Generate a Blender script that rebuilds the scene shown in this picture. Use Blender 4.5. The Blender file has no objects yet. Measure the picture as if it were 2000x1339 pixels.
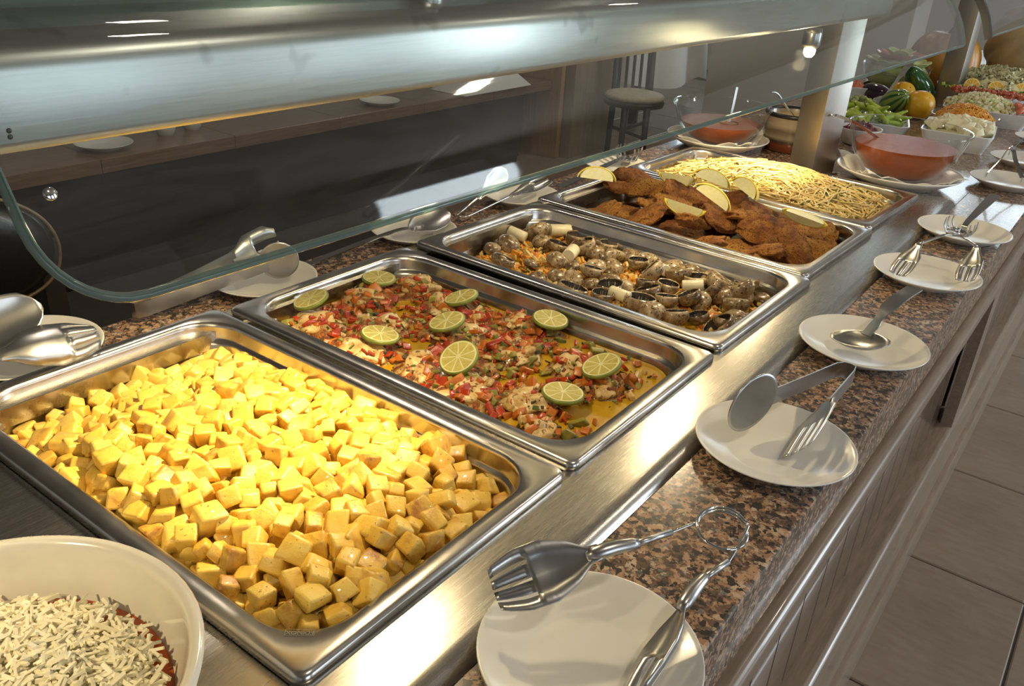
import bpy, bmesh, math, random
from mathutils import Vector, Matrix, Euler, noise
random.seed(11)
SC = bpy.context.scene
COL = SC.collection
PI = math.pi

# ---------------------------------------------------------------- camera, world, lights, exposure
cam_d = bpy.data.cameras.new('camera'); cam = bpy.data.objects.new('camera', cam_d); COL.objects.link(cam)
R0 = ((0.7994024846, 0.5979328517, 0.0585830390), (0.3083775008, -0.3246790768, -0.8941402653), (-0.5156151516, 0.7328436409, -0.4439382992))
cam.matrix_world = Matrix(((R0[0][0], -R0[1][0], -R0[2][0], 0.8672948654),
                           (R0[0][1], -R0[1][1], -R0[2][1], -0.2582035522),
                           (R0[0][2], -R0[1][2], -R0[2][2], 1.3640496227), (0, 0, 0, 1)))
cam_d.sensor_width = 36.0; cam_d.lens = 36.0*1662.43/2000.0; cam_d.clip_start = 0.01; cam_d.clip_end = 60
SC.camera = cam
SC.view_settings.view_transform = 'Standard'; SC.view_settings.look = 'None'
SC.view_settings.exposure = 0.0; SC.view_settings.gamma = 1.0; SC.view_settings.use_curve_mapping = False

W = bpy.data.worlds.new('world'); SC.world = W; W.use_nodes = True
W.node_tree.nodes['Background'].inputs[0].default_value = (0.95, 0.93, 0.92, 1)
W.node_tree.nodes['Background'].inputs[1].default_value = 0.22

def area(name, loc, target, sx, sy, col, e):
    l = bpy.data.lights.new(name, 'AREA'); l.shape = 'RECTANGLE'; l.size = sx; l.size_y = sy; l.color = col; l.energy = e
    o = bpy.data.objects.new(name, l); COL.objects.link(o); o.location = loc
    o.rotation_euler = (Vector(target)-Vector(loc)).to_track_quat('-Z', 'Y').to_euler(); return o
# daylight through the tall windows of the customer side and of the far end
area('daylight_window', (4.3, -0.6, 1.05), (0, -0.6, 1.05), 1.5, 1.9, (0.78, 0.89, 1.0), 26)
area('daylight_window', (4.3, 1.7, 1.05), (0, 1.7, 1.05), 1.3, 1.9, (0.78, 0.89, 1.0), 19)
area('daylight_window', (4.3, 4.6, 1.28), (0, 4.6, 1.28), 1.6, 2.4, (0.80, 0.91, 1.0), 140)
area('daylight_window', (-1.4, 8.85, 2.25), (-0.4, 0, 1.2), 3.8, 1.2, (0.76, 0.90, 1.0), 70)
# warm ceiling panels over the aisles
for cx_, cy_ in ((1.7, 0.2), (1.7, 2.8), (-1.2, 1.4), (-1.2, 4.6)):
    area('ceiling_light', (cx_, cy_, 2.95), (cx_, cy_, 0), 0.16, 0.16, (1.0, 0.87, 0.70), 10)

# ---------------------------------------------------------------- helpers
WMX = {}
def tag(o, label=None, cat=None, group=None, kind=None):
    if label: o['label'] = label
    if cat: o['category'] = cat
    if group: o['group'] = group
    if kind: o['kind'] = kind
    return o
def empty(name, loc=(0, 0, 0), rot=(0, 0, 0), scale=1.0):
    o = bpy.data.objects.new(name, None); COL.objects.link(o)
    o.location = loc; o.rotation_euler = rot; o.scale = (scale,)*3; o.empty_display_size = 0.02
    WMX[o.name] = Matrix.LocRotScale(Vector(loc), Euler(rot), Vector((scale,)*3)); return o
def mesh(name, V, F, mat, parent=None, smooth=True, local=False, mi=None, flat_angle=None):
    me = bpy.data.meshes.new(name); me.from_pydata([tuple(v) for v in V], [], F); me.update()
    if smooth: me.polygons.foreach_set('use_smooth', [True]*len(me.polygons))
    for m in (mat if isinstance(mat, (list, tuple)) else [mat]): me.materials.append(m)
    if mi: me.polygons.foreach_set('material_index', mi)
    if flat_angle and smooth:
        try: me.set_sharp_from_angle(angle=math.radians(flat_angle))
        except Exception: pass
    o = bpy.data.objects.new(name, me); COL.objects.link(o)
    if parent is not None:
        o.parent = parent
        if not local: o.matrix_parent_inverse = WMX.get(parent.name, Matrix()).inverted()
    return o
def copy_tree(o, loc, rot, scale=None):
    c = o.copy(); COL.objects.link(c); c.location = loc; c.rotation_euler = rot
    if scale is not None: c.scale = scale if isinstance(scale, tuple) else (scale,)*3
    for ch in o.children:
        k = ch.copy(); COL.objects.link(k); k.parent = c
        for g in ch.children:
            q = g.copy(); COL.objects.link(q); q.parent = k
    return c
def join(*parts):
    V = []; F = []
    for v, f in parts:
        b = len(V); V += list(v); F += [[i+b for i in q] for q in f]
    return V, F
def xf(vf, M): return [M @ Vector(v) for v in vf[0]], vf[1]
def trs(loc=(0, 0, 0), rot=(0, 0, 0), sc=(1, 1, 1)):
    if not isinstance(sc, (tuple, list)): sc = (sc,)*3
    return Matrix.LocRotScale(Vector(loc), Euler(rot), Vector(sc))
def box(x0, x1, y0, y1, z0, z1, bev=0.0, seg=2):
    bm = bmesh.new(); bmesh.ops.create_cube(bm, size=1)
    for v in bm.verts: v.co = ((x0+x1)/2+v.co.x*(x1-x0), (y0+y1)/2+v.co.y*(y1-y0), (z0+z1)/2+v.co.z*(z1-z0))
    if bev: bmesh.ops.bevel(bm, geom=bm.edges[:], offset=bev, segments=seg, affect='EDGES', profile=0.6)
    bm.verts.index_update(); V = [v.co.copy() for v in bm.verts]; F = [[v.index for v in f.verts] for f in bm.faces]; bm.free(); return V, F
def lathe(prof, seg=40, close=False):
    V = []; F = []; rows = []
    for r, z in prof:
        if r < 1e-6: rows.append([len(V)]); V.append(Vector((0, 0, z)))
        else:
            rows.append(list(range(len(V), len(V)+seg)))
            V += [Vector((r*math.cos(2*PI*i/seg), r*math.sin(2*PI*i/seg), z)) for i in range(seg)]
    for a, b in zip(rows[:-1], rows[1:]):
        for i in range(seg):
            j = (i+1) % seg
            if len(a) == 1 and len(b) == 1: continue
            if len(a) == 1: F.append([a[0], b[j], b[i]])
            elif len(b) == 1: F.append([a[i], a[j], b[0]])
            else: F.append([a[i], a[j], b[j], b[i]])
    return V, [f[::-1] for f in F]
def tube(pts, r, seg=8, closed=False):
    pts = [Vector(p) for p in pts]; n = len(pts); V = []; F = []
    up = Vector((0, 0, 1)); prev = None
    for i, p in enumerate(pts):
        a = pts[(i-1) % n] if (closed or i > 0) else p; b = pts[(i+1) % n] if (closed or i < n-1) else p
        t = (b-a).normalized()
        if prev is None:
            prev = t.cross(up)
            if prev.length < 1e-4: prev = t.cross(Vector((1, 0, 0)))
        s = (prev-t*prev.dot(t)).normalized(); prev = s; u = t.cross(s)
        rr = r[i] if isinstance(r, (list, tuple)) else r
        V += [p+s*(rr*math.cos(2*PI*k/seg))+u*(rr*math.sin(2*PI*k/seg)) for k in range(seg)]
    for i in range(n if closed else n-1):
        j = (i+1) % n
        for k in range(seg):
            l = (k+1) % seg; F.append([i*seg+k, j*seg+k, j*seg+l, i*seg+l])
    if not closed: F.append(list(range(seg))); F.append([(n-1)*seg+k for k in range(seg)][::-1])
    return V, F
def spline(pts, n=6, closed=False):
    P = [Vector(p) for p in pts]; out = []; m = len(P)
    for i in range(m if closed else m-1):
        p0 = P[(i-1) % m] if (closed or i > 0) else P[i]; p1 = P[i]; p2 = P[(i+1) % m]; p3 = P[(i+2) % m] if (closed or i+2 < m) else P[(i+1) % m]
        for k in range(n):
            t = k/n; out.append(0.5*((2*p1)+(p2-p0)*t+(2*p0-5*p1+4*p2-p3)*t*t+(3*p1-p0-3*p2+p3)*t*t*t))
    if not closed: out.append(P[-1])
    return out
def strip(pts, side, w, th):
    """flat band swept along pts; side = width direction (vector or list), w = width(s), th = thickness"""
    pts = [Vector(p) for p in pts]; n = len(pts); V = []; F = []
    for i, p in enumerate(pts):
        t = (pts[min(i+1, n-1)]-pts[max(i-1, 0)]).normalized()
        s = Vector(side[i] if isinstance(side, list) else side); s = (s-t*s.dot(t)).normalized(); u = t.cross(s)
        ww = w[i] if isinstance(w, (list, tuple)) else w
        V += [p+s*ww/2+u*th/2, p-s*ww/2+u*th/2, p-s*ww/2-u*th/2, p+s*ww/2-u*th/2]
    for i in range(n-1):
        for k in range(4):
            l = (k+1) % 4; F.append([i*4+k, i*4+l, (i+1)*4+l, (i+1)*4+k])
    F.append([0, 3, 2, 1]); F.append([(n-1)*4+k for k in range(4)])
    return V, F
def lerp_tab(tab, t):
    for (a, va), (b, vb) in zip(tab[:-1], tab[1:]):
        if t <= b: return va+(vb-va)*(t-a)/max(b-a, 1e-9)
    return tab[-1][1]
def blade(neck, tip, n, tab, depth, tines=0, slot=0.6, curl=0.0, nu=22):
    """dished spoon or fork head from neck to tip, hollow side towards n"""
    neck = Vector(neck); tip = Vector(tip); a = tip-neck; L = a.length; ad = a.normalized(); n = Vector(n); n = (n-ad*n.dot(ad)).normalized(); s = ad.cross(n)
    if tines:
        vs = []; k = tines; gap = 0.42/(k-1) if k > 1 else 0; tw = (2-gap*(k-1)*1.0)/k; x = -1
        for i in range(k): vs += [x, x+tw]; x += tw+gap
        gaps = set(range(1, 2*k-1, 2))
    else: vs = [-1+2*i/10 for i in range(11)]; gaps = set()
    V = []; F = []; m = len(vs)
    for i in range(nu+1):
        t = i/nu; w = lerp_tab(tab, t)
        dd = depth*(math.sin(PI*min(1, t*1.02+0.0))**0.7 if not tines else math.sin(PI*0.5*min(1, t*2)))
        for v in vs:
            V.append(neck+a*t+s*(v*w/2)-n*(dd*(1-v*v)-curl*max(0, t-0.5)**2*4))
    for i in range(nu):
        for j in range(m-1):
            if j in gaps and (i+0.5)/nu > slot: continue
            F.append([i*m+j, i*m+j+1, (i+1)*m+j+1, (i+1)*m+j])
    return V, F
def solid(o, th):
    md = o.modifiers.new('thickness', 'SOLIDIFY'); md.thickness = th; md.offset = 0; return o
def blob(sx, sy, sz, amp, freq, seed, sub=3, power=1.0):
    bm = bmesh.new(); bmesh.ops.create_icosphere(bm, subdivisions=sub, radius=1)
    off = Vector((seed*3.1, seed*1.7, seed*2.3)); V = []
    for v in bm.verts:
        p = v.co.copy(); d = 1+amp*noise.noise(p*freq+off)
        if power != 1.0: p = Vector([math.copysign(abs(c)**power, c) for c in p])
        V.append(Vector((p.x*sx, p.y*sy, p.z*sz))*d)
    bm.verts.index_update(); F = [[v.index for v in f.verts] for f in bm.faces]; bm.free(); return V, F
def rrect(hx, hy, r, z, n=6):
    pts = []
    for cx, cy, a0 in ((hx-r, hy-r, 0), (-hx+r, hy-r, PI/2), (-hx+r, -hy+r, PI), (hx-r, -hy+r, 1.5*PI)):
        pts += [Vector((cx+r*math.cos(a0+PI/2*i/n), cy+r*math.sin(a0+PI/2*i/n), z)) for i in range(n+1)]
    return pts
def loft(loops, cap0=False, cap1=True):
    V = []; F = []; m = len(loops[0])
    for l in loops: V += l
    for i in range(len(loops)-1):
        for k in range(m):
            l = (k+1) % m; F.append([i*m+k, i*m+l, (i+1)*m+l, (i+1)*m+k])
    if cap1: F.append([(len(loops)-1)*m+k for k in range(m)])
    if cap0: F.append([k for k in range(m)][::-1])
    return V, F

# ---------------------------------------------------------------- materials
MATS = {}
class NT:
    def __init__(s, name):
        s.m = bpy.data.materials.new(name); s.m.use_nodes = True; s.t = s.m.node_tree; s.b = s.t.nodes['Principled BSDF']; s.out = s.t.nodes['Material Output']; MATS[name] = s.m
        s._co = None
    def n(s, typ, **kw):
        x = s.t.nodes.new(typ)
        for k, v in kw.items():
            if k in x.inputs: x.inputs[k].default_value = v
            else: setattr(x, k, v)
        return x
    def l(s, a, b): s.t.links.new(a, b)
    def co(s, kind='Object', scale=(1, 1, 1)):
        c = s.n('ShaderNodeTexCoord'); mp = s.n('ShaderNodeMapping'); mp.inputs['Scale'].default_value = scale; s.l(c.outputs[kind], mp.inputs[0]); return mp.outputs[0]
    def noise(s, co, scale, detail=4, rough=0.6, dist=0.0):
        x = s.n('ShaderNodeTexNoise'); x.inputs['Scale'].default_value = scale; x.inputs['Detail'].default_value = detail; x.inputs['Roughness'].default_value = rough; x.inputs['Distortion'].default_value = dist
        s.l(co, x.inputs['Vector']); return x.outputs['Fac']
    def vor(s, co, scale, out='Color', feat='F1'):
        x = s.n('ShaderNodeTexVoronoi'); x.feature = feat; x.inputs['Scale'].default_value = scale; s.l(co, x.inputs['Vector']); return x.outputs[out]
    def ramp(s, fac, stops, interp='LINEAR'):
        x = s.n('ShaderNodeValToRGB'); x.color_ramp.interpolation = interp; e = x.color_ramp.elements
        while len(e) < len(stops): e.new(0.5)
        for el, (p, c) in zip(e, stops): el.position = p; el.color = (*c, 1) if len(c) == 3 else c
        s.l(fac, x.inputs[0]); return x.outputs[0]
    def mix(s, fac, a, b, mode='MIX'):
        x = s.n('ShaderNodeMix'); x.data_type = 'RGBA'; x.blend_type = mode
        if isinstance(fac, (int, float)): x.inputs[0].default_value = fac
        else: s.l(fac, x.inputs[0])
        for i, v in ((6, a), (7, b)):
            if isinstance(v, tuple): x.inputs[i].default_value = (*v, 1)
            else: s.l(v, x.inputs[i])
        return x.outputs[2]
    def math(s, op, a, b=0.0):
        x = s.n('ShaderNodeMath'); x.operation = op
        for i, v in ((0, a), (1, b)):
            if isinstance(v, (int, float)): x.inputs[i].default_value = v
            else: s.l(v, x.inputs[i])
        return x.outputs[0]
    def bump(s, h, strength, dist=0.001):
        x = s.n('ShaderNodeBump'); x.inputs['Strength'].default_value = strength; x.inputs['Distance'].default_value = dist; s.l(h, x.inputs['Height']); s.l(x.outputs[0], s.b.inputs['Normal'])
    def set(s, **kw):
        mp = {'col': 'Base Color', 'rough': 'Roughness', 'metal': 'Metallic', 'coat': 'Coat Weight', 'sss': 'Subsurface Weight', 'spec': 'Specular IOR Level', 'trans': 'Transmission Weight', 'aniso': 'Anisotropic', 'sheen': 'Sheen Weight'}
        for k, v in kw.items():
            i = s.b.inputs[mp[k]]
            if isinstance(v, (int, float)): i.default_value = v
            elif isinstance(v, tuple): i.default_value = (*v, 1)
            else: s.l(v, i)
        return s.m
    def rnd(s): return s.n('ShaderNodeObjectInfo').outputs['Random']

def steel(name, col, rough, axis=(1, 1, 1), bump=0.05, dirt=0.0, spotcol=None):
    n = NT(name); c = n.co('Object', axis)
    f = n.noise(c, 30, 6, 0.7); big = n.noise(n.co('Object'), 7, 3)
    r = n.math('ADD', n.math('MULTIPLY', f, 0.16), n.math('ADD', n.math('MULTIPLY', big, 0.10), rough-0.13))
    cc = n.ramp(f, [(0.3, tuple(x*0.86 for x in col)), (0.7, col)])
    if dirt:
        sp = n.ramp(n.noise(n.co('Object'), 26, 2, 0.5), [(0.66, (0, 0, 0)), (0.72, (1, 1, 1))])
        cc = n.mix(n.math('MULTIPLY', sp, dirt), cc, tuple(x*0.45 for x in col))
    n.bump(f, bump, 0.0006); return n.set(col=cc, rough=r, metal=1.0)
steel('steel_pan', (0.66, 0.63, 0.58), 0.24, (1, 1, 1), 0.03)
steel('steel_deck', (0.54, 0.51, 0.46), 0.27, (30, 1.0, 1), 0.012)
steel('steel_hood', (0.60, 0.61, 0.60), 0.36, (1, 0.5, 22), 0.08, 0.5)
steel('steel_post', (0.44, 0.41, 0.37), 0.42, (20, 20, 0.6), 0.05)
steel('steel_tool', (0.54, 0.54, 0.53), 0.31, (1, 1, 1), 0.02)
steel('chrome', (0.72, 0.72, 0.70), 0.14, (1, 1, 1), 0.0)

def simple(name, col, rough=0.5, var=0.12, scale=40, bump=0.0, **kw):
    n = NT(name); f = n.noise(n.co('Object'), scale, 4); c = n.ramp(f, [(0.3, tuple(x*(1-var) for x in col)), (0.7, tuple(min(1, x*(1+var)) for x in col))])
    if bump: n.bump(f, bump, 0.002)
    return n.set(col=c, rough=rough, **kw)
simple('porcelain', (0.80, 0.78, 0.72), 0.22, 0.02, 6, 0, coat=0.08)
simple('porcelain_white', (0.80, 0.83, 0.86), 0.15, 0.02, 6, 0, coat=0.3)
simple('napkin', (0.78, 0.76, 0.72), 0.9, 0.04, 60, 0.2)
simple('stoneware', (0.70, 0.66, 0.56), 0.18, 0.05, 20, 0, coat=0.5)
simple('rubber_dark', (0.012, 0.012, 0.013), 0.35)
simple('wall_paint', (0.46, 0.40, 0.33), 0.8, 0.03, 3)
simple('ceiling_paint', (0.42, 0.36, 0.30), 0.85, 0.03, 3)
simple('cloth_white', (0.72, 0.70, 0.66), 0.9, 0.03, 50)
simple('chair_dark', (0.05, 0.04, 0.035), 0.35)
simple('seat_cream', (0.50, 0.43, 0.32), 0.7)
simple('leather_black', (0.018, 0.016, 0.015), 0.30, 0.2, 90, 0.15)
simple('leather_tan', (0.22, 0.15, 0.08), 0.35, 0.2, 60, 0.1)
simple('leek', (0.72, 0.66, 0.45), 0.35, 0.1, 60)

def granite():
    n = NT('granite'); c = n.co('Object')
    ns = n.n('ShaderNodeTexNoise'); ns.inputs['Scale'].default_value = 160; ns.inputs['Detail'].default_value = 3; n.l(c, ns.inputs['Vector'])
    vm = n.n('ShaderNodeVectorMath'); vm.operation = 'MULTIPLY_ADD'; n.l(ns.outputs['Color'], vm.inputs[0]); vm.inputs[1].default_value = (0.010, 0.010, 0.010); n.l(c, vm.inputs[2])
    v = n.vor(vm.outputs[0], 210); sep = n.n('ShaderNodeSeparateColor'); n.l(v, sep.inputs[0])
    base = n.ramp(sep.outputs[0], [(0.0, (0.05, 0.04, 0.035)), (0.16, (0.16, 0.10, 0.07)), (0.38, (0.36, 0.21, 0.13)), (0.62, (0.46, 0.29, 0.18)), (0.84, (0.52, 0.40, 0.28)), (0.97, (0.20, 0.19, 0.18))], 'CONSTANT')
    big = n.noise(c, 80, 5, 0.65, 0.6); dark = n.ramp(big, [(0.43, (0, 0, 0)), (0.50, (1, 1, 1))])
    col = n.mix(dark, n.mix(0.72, base, (0.045, 0.038, 0.032)), base)
    v2 = n.ramp(n.noise(c, 330, 2, 0.5), [(0.60, (0, 0, 0)), (0.66, (1, 1, 1))])
    col = n.mix(n.math('MULTIPLY', v2, 0.85), col, (0.02, 0.018, 0.016))
    return n.set(col=col, rough=0.22, coat=0.25)
granite()
def wood(name, c0, c1, axis, scale=6, rough=0.35, coat=0.2):
    n = NT(name); c = n.co('Object', axis); f = n.noise(c, scale, 6, 0.6, 1.5); g = n.noise(c, scale*6, 3, 0.5)
    col = n.mix(0.35, n.ramp(f, [(0.3, c0), (0.7, c1)]), n.ramp(g, [(0.35, c0), (0.65, c1)])); n.bump(g, 0.05, 0.001); return n.set(col=col, rough=rough, coat=coat)
wood('wood_rail', (0.19, 0.14, 0.10), (0.34, 0.26, 0.195), (9, 0.7, 9), 5, 0.28, 0.3)
wood('wood_plank', (0.10, 0.066, 0.043), (0.155, 0.108, 0.074), (5, 5, 0.6), 5, 0.14, 0.7)
wood('wood_bar_top', (0.14, 0.075, 0.04), (0.27, 0.16, 0.09), (9, 0.5, 9), 4, 0.3, 0.3)
wood('wenge', (0.022, 0.012, 0.009), (0.046, 0.027, 0.021), (6, 0.5, 12), 6, 0.35, 0.1)
wood('oak', (0.30, 0.16, 0.075), (0.46, 0.27, 0.13), (9, 9, 0.5), 5, 0.4, 0.1)
wood('oak_pale', (0.24, 0.17, 0.11), (0.37, 0.27, 0.17), (9, 9, 0.4), 5, 0.45, 0.1)
def tile():
    n = NT('floor_tile'); c = n.co('Object'); f = n.noise(c, 4, 8, 0.65, 0.6); g = n.noise(n.co('Object', (1, 4, 1)), 14, 5)
    col = n.mix(0.4, n.ramp(f, [(0.3, (0.22, 0.16, 0.115)), (0.7, (0.34, 0.265, 0.205))]), n.ramp(g, [(0.3, (0.19, 0.14, 0.10)), (0.7, (0.31, 0.25, 0.20))]))
    n.bump(f, 0.05, 0.002); return n.set(col=col, rough=0.28)
tile(); simple('grout', (0.06, 0.05, 0.042), 0.8)
def schlick(n, f0):
    lw = n.n('ShaderNodeLayerWeight'); lw.inputs[0].default_value = 0.5
    return n.math('ADD', n.math('MULTIPLY', n.math('POWER', lw.outputs['Facing'], 5.0), 1-f0), f0)
def glass(name, tint, edge=False, base=0.0, rough=0.02, ior=1.45):
    n = NT(name); t = n.n('ShaderNodeBsdfTransparent'); t.inputs[0].default_value = (*tint, 1)
    g = n.n('ShaderNodeBsdfGlossy'); g.inputs['Roughness'].default_value = rough; g.inputs[0].default_value = (1, 1, 1, 1)
    m = n.n('ShaderNodeMixShader'); n.l(schlick(n, 0.035+base), m.inputs[0]); n.l(t.outputs[0], m.inputs[1]); n.l(g.outputs[0], m.inputs[2])
    if edge:
        d = n.n('ShaderNodeBsdfDiffuse'); d.inputs[0].default_value = (0.22, 0.26, 0.245, 1); m2 = n.n('ShaderNodeMixShader'); m2.inputs[0].default_value = 0.5
        n.l(m.outputs[0], m2.inputs[1]); n.l(d.outputs[0], m2.inputs[2]); m = m2
    n.l(m.outputs[0], n.out.inputs[0]); return n.m
def dusty_glass():
    """clear pane with smears: a thin film of grease scatters a little light"""
    n = NT('guard_glass'); t = n.n('ShaderNodeBsdfTransparent'); t.inputs[0].default_value = (0.96, 0.985, 0.97, 1)
    g = n.n('ShaderNodeBsdfGlossy'); g.inputs['Roughness'].default_value = 0.03
    m = n.n('ShaderNodeMixShader'); n.l(schlick(n, 0.03), m.inputs[0]); n.l(t.outputs[0], m.inputs[1]); n.l(g.outputs[0], m.inputs[2])
    d = n.n('ShaderNodeBsdfDiffuse'); d.inputs[0].default_value = (0.62, 0.60, 0.56, 1)
    sm = n.noise(n.co('Object', (2, 1, 6)), 9, 6, 0.7, 1.2); fac = n.ramp(sm, [(0.40, (0.010,)*3), (0.75, (0.035,)*3)])
    m2 = n.n('ShaderNodeMixShader'); n.l(fac, m2.inputs[0]); n.l(m.outputs[0], m2.inputs[1]); n.l(d.outputs[0], m2.inputs[2])
    n.l(m2.outputs[0], n.out.inputs[0])
dusty_glass()
glass('guard_glass_edge', (0.55, 0.75, 0.66), True)
glass('bowl_glass', (0.96, 0.97, 0.97), False, -0.012, 0.02, 1.4)

def food(name, stops, scale, rough=0.45, bump=0.3, bs=None, rnd=0.0, sss=0.0, spots=None, coat=0.0, bd=0.002):
    n = NT(name); c = n.co('Object')
    if rnd:
        a = n.n('ShaderNodeVectorMath'); a.operation = 'ADD'; n.l(c, a.inputs[0]); k = n.n('ShaderNodeCombineXYZ'); n.l(n.math('MULTIPLY', n.rnd(), 37.0), k.inputs[0]); n.l(n.math('MULTIPLY', n.rnd(), 11.0), k.inputs[1]); n.l(k.outputs[0], a.inputs[1]); c = a.outputs[0]
    f = n.noise(c, scale, 5, 0.6, 0.5)
    if rnd: f = n.math('ADD', f, n.math('MULTIPLY', n.math('SUBTRACT', n.rnd(), 0.5), rnd))
    col = n.ramp(f, stops)
    if spots:
        sc, th, sc_col = spots
        sp = n.ramp(n.noise(c, sc, 2, 0.5), [(th, (0, 0, 0)), (th+0.04, (1, 1, 1))]); col = n.mix(sp, col, sc_col)
    if bump: n.bump(n.noise(c, bs or scale*4, 4, 0.7), bump, bd)
    n.set(col=col, rough=rough, coat=coat)
    if sss: n.set(sss=sss); n.b.inputs['Subsurface Radius'].default_value = (0.006, 0.004, 0.0015); n.b.inputs['Subsurface Scale'].default_value = 0.6
    return n.m
food('potato', [(0.22, (0.38, 0.16, 0.02)), (0.36, (0.62, 0.36, 0.05)), (0.55, (0.74, 0.48, 0.075)), (0.8, (0.78, 0.57, 0.13))], 45, 0.35, 0.35, 260, 0.30, 0, (300, 0.68, (0.34, 0.15, 0.02)), 0.2)
food('fish', [(0.3, (0.36, 0.18, 0.04)), (0.45, (0.62, 0.42, 0.15)), (0.7, (0.72, 0.58, 0.32))], 50, 0.35, 0.5, 150, 0, 0, (170, 0.60, (0.22, 0.10, 0.03)), 0.3)
food('oil', [(0.3, (0.46, 0.25, 0.01)), (0.7, (0.58, 0.36, 0.02))], 20, 0.06, 0.15, 60, 0, 0, None, 0.6)
food('pepper_red', [(0.3, (0.26, 0.020, 0.006)), (0.7, (0.48, 0.055, 0.010))], 60, 0.25, 0.2, None, 0, 0, None, 0.4)
food('pepper_orange', [(0.3, (0.38, 0.085, 0.010)), (0.7, (0.56, 0.18, 0.02))], 60, 0.28, 0.2, None, 0, 0, None, 0.4)
food('pepper_green', [(0.3, (0.16, 0.15, 0.02)), (0.7, (0.34, 0.30, 0.06))], 60, 0.3, 0.2)
food('herb_dark', [(0.3, (0.03, 0.025, 0.008)), (0.7, (0.10, 0.08, 0.02))], 90, 0.5, 0.2)
food('herb_green', [(0.3, (0.05, 0.08, 0.01)), (0.7, (0.14, 0.17, 0.03))], 90, 0.5, 0.2)
food('lime_rind', [(0.3, (0.14, 0.17, 0.02)), (0.7, (0.24, 0.27, 0.04))], 80, 0.35, 0.2, 400)
food('lime_pith', [(0.3, (0.62, 0.60, 0.26)), (0.7, (0.74, 0.70, 0.36))], 80, 0.4, 0.1)
food('lime_flesh', [(0.3, (0.44, 0.37, 0.07)), (0.7, (0.62, 0.53, 0.16))], 260, 0.2, 0.4, 500, 0, 0, None, 0.4)
food('lemon_rind', [(0.3, (0.78, 0.60, 0.06)), (0.7, (0.82, 0.68, 0.12))], 60, 0.35, 0.2, 400)
food('lemon_flesh', [(0.3, (0.84, 0.78, 0.34)), (0.7, (0.90, 0.87, 0.56))], 200, 0.22, 0.3, 400, 0, 0, None, 0.3)
food('mush_cap', [(0.25, (0.06, 0.032, 0.014)), (0.45, (0.22, 0.145, 0.07)), (0.72, (0.54, 0.42, 0.25))], 55, 0.2, 0.2, 200, 0.25, 0, (300, 0.60, (0.05, 0.035, 0.012)), 0.5)
food('mush_gill', [(0.3, (0.014, 0.010, 0.007)), (0.7, (0.06, 0.042, 0.028))], 90, 0.25, 0.3, 300, 0.1, 0, None, 0.4)
food('carrot', [(0.3, (0.66, 0.24, 0.02)), (0.7, (0.78, 0.40, 0.05))], 60, 0.25, 0.2, None, 0, 0, None, 0.4)
food('onion_bit', [(0.3, (0.55, 0.38, 0.10)), (0.7, (0.70, 0.55, 0.24))], 60, 0.3, 0.2, None, 0, 0, None, 0.3)
food('breaded', [(0.25, (0.14, 0.040, 0.006)), (0.42, (0.34, 0.115, 0.015)), (0.58, (0.54, 0.23, 0.032)), (0.8, (0.68, 0.38, 0.07))], 30, 0.75, 1.0, 420, 0.20, 0, (360, 0.57, (0.17, 0.048, 0.007)), 0, 0.008)
food('spaghetti', [(0.3, (0.66, 0.46, 0.14)), (0.7, (0.78, 0.64, 0.30))], 30, 0.3, 0.05, None, 0, 0, None, 0.3)
food('tomato_soup', [(0.3, (0.28, 0.052, 0.003)), (0.7, (0.38, 0.080, 0.005))], 40, 0.30, 0.6, 160, 0, 0, None, 0.0)
MATS['tomato_soup'].node_tree.nodes['Principled BSDF'].inputs['Specular IOR Level'].default_value = 0.3
food('tomato_sauce', [(0.3, (0.40, 0.07, 0.01)), (0.7, (0.50, 0.11, 0.015))], 40, 0.2, 0.2)
food('cheese', [(0.3, (0.80, 0.72, 0.46)), (0.7, (0.86, 0.82, 0.64))], 60, 0.45, 0.1)
food('chilli', [(0.3, (0.32, 0.46, 0.03)), (0.7, (0.54, 0.66, 0.09))], 40, 0.2, 0.1, None, 0.2, 0, None, 0.5)
food('citrus', [(0.3, (0.78, 0.38, 0.01)), (0.7, (0.84, 0.50, 0.03))], 20, 0.3, 0.25, 200)
food('aubergine', [(0.3, (0.02, 0.008, 0.02)), (0.7, (0.05, 0.02, 0.045))], 10, 0.12, 0.0, None, 0, 0, None, 0.7)
food('gourd_dark', [(0.3, (0.01, 0.06, 0.01)), (0.7, (0.05, 0.16, 0.03))], 26, 0.12, 0.1, 60, 0, 0, None, 0.7)
food('lettuce', [(0.3, (0.40, 0.52, 0.14)), (0.7, (0.68, 0.74, 0.42))], 22, 0.45, 0.3, 60)
food('tomato_slice', [(0.3, (0.52, 0.10, 0.05)), (0.7, (0.70, 0.28, 0.18))], 40, 0.25, 0.2)
food('beetroot', [(0.3, (0.08, 0.005, 0.015)), (0.7, (0.20, 0.02, 0.04))], 60, 0.25, 0.3)
food('fusilli', [(0.25, (0.42, 0.45, 0.20)), (0.5, (0.72, 0.69, 0.42)), (0.8, (0.80, 0.62, 0.36))], 26, 0.4, 0.2)
food('egg_mix', [(0.3, (0.72, 0.62, 0.20)), (0.5, (0.76, 0.72, 0.50)), (0.8, (0.78, 0.76, 0.68))], 60, 0.45, 0.2)
food('boiled_potato', [(0.3, (0.74, 0.67, 0.40)), (0.7, (0.84, 0.81, 0.64))], 40, 0.4, 0.1)
food('olive', [(0.3, (0.18, 0.22, 0.05)), (0.7, (0.40, 0.42, 0.16))], 40, 0.25, 0.1)
food('pumpkin_orange', [(0.3, (0.40, 0.17, 0.03)), (0.7, (0.56, 0.28, 0.06))], 9, 0.4, 0.2, 40)
food('pumpkin_grey', [(0.3, (0.30, 0.22, 0.12)), (0.55, (0.46, 0.31, 0.14)), (0.75, (0.50, 0.40, 0.26))], 9, 0.45, 0.2, 40)
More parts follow.
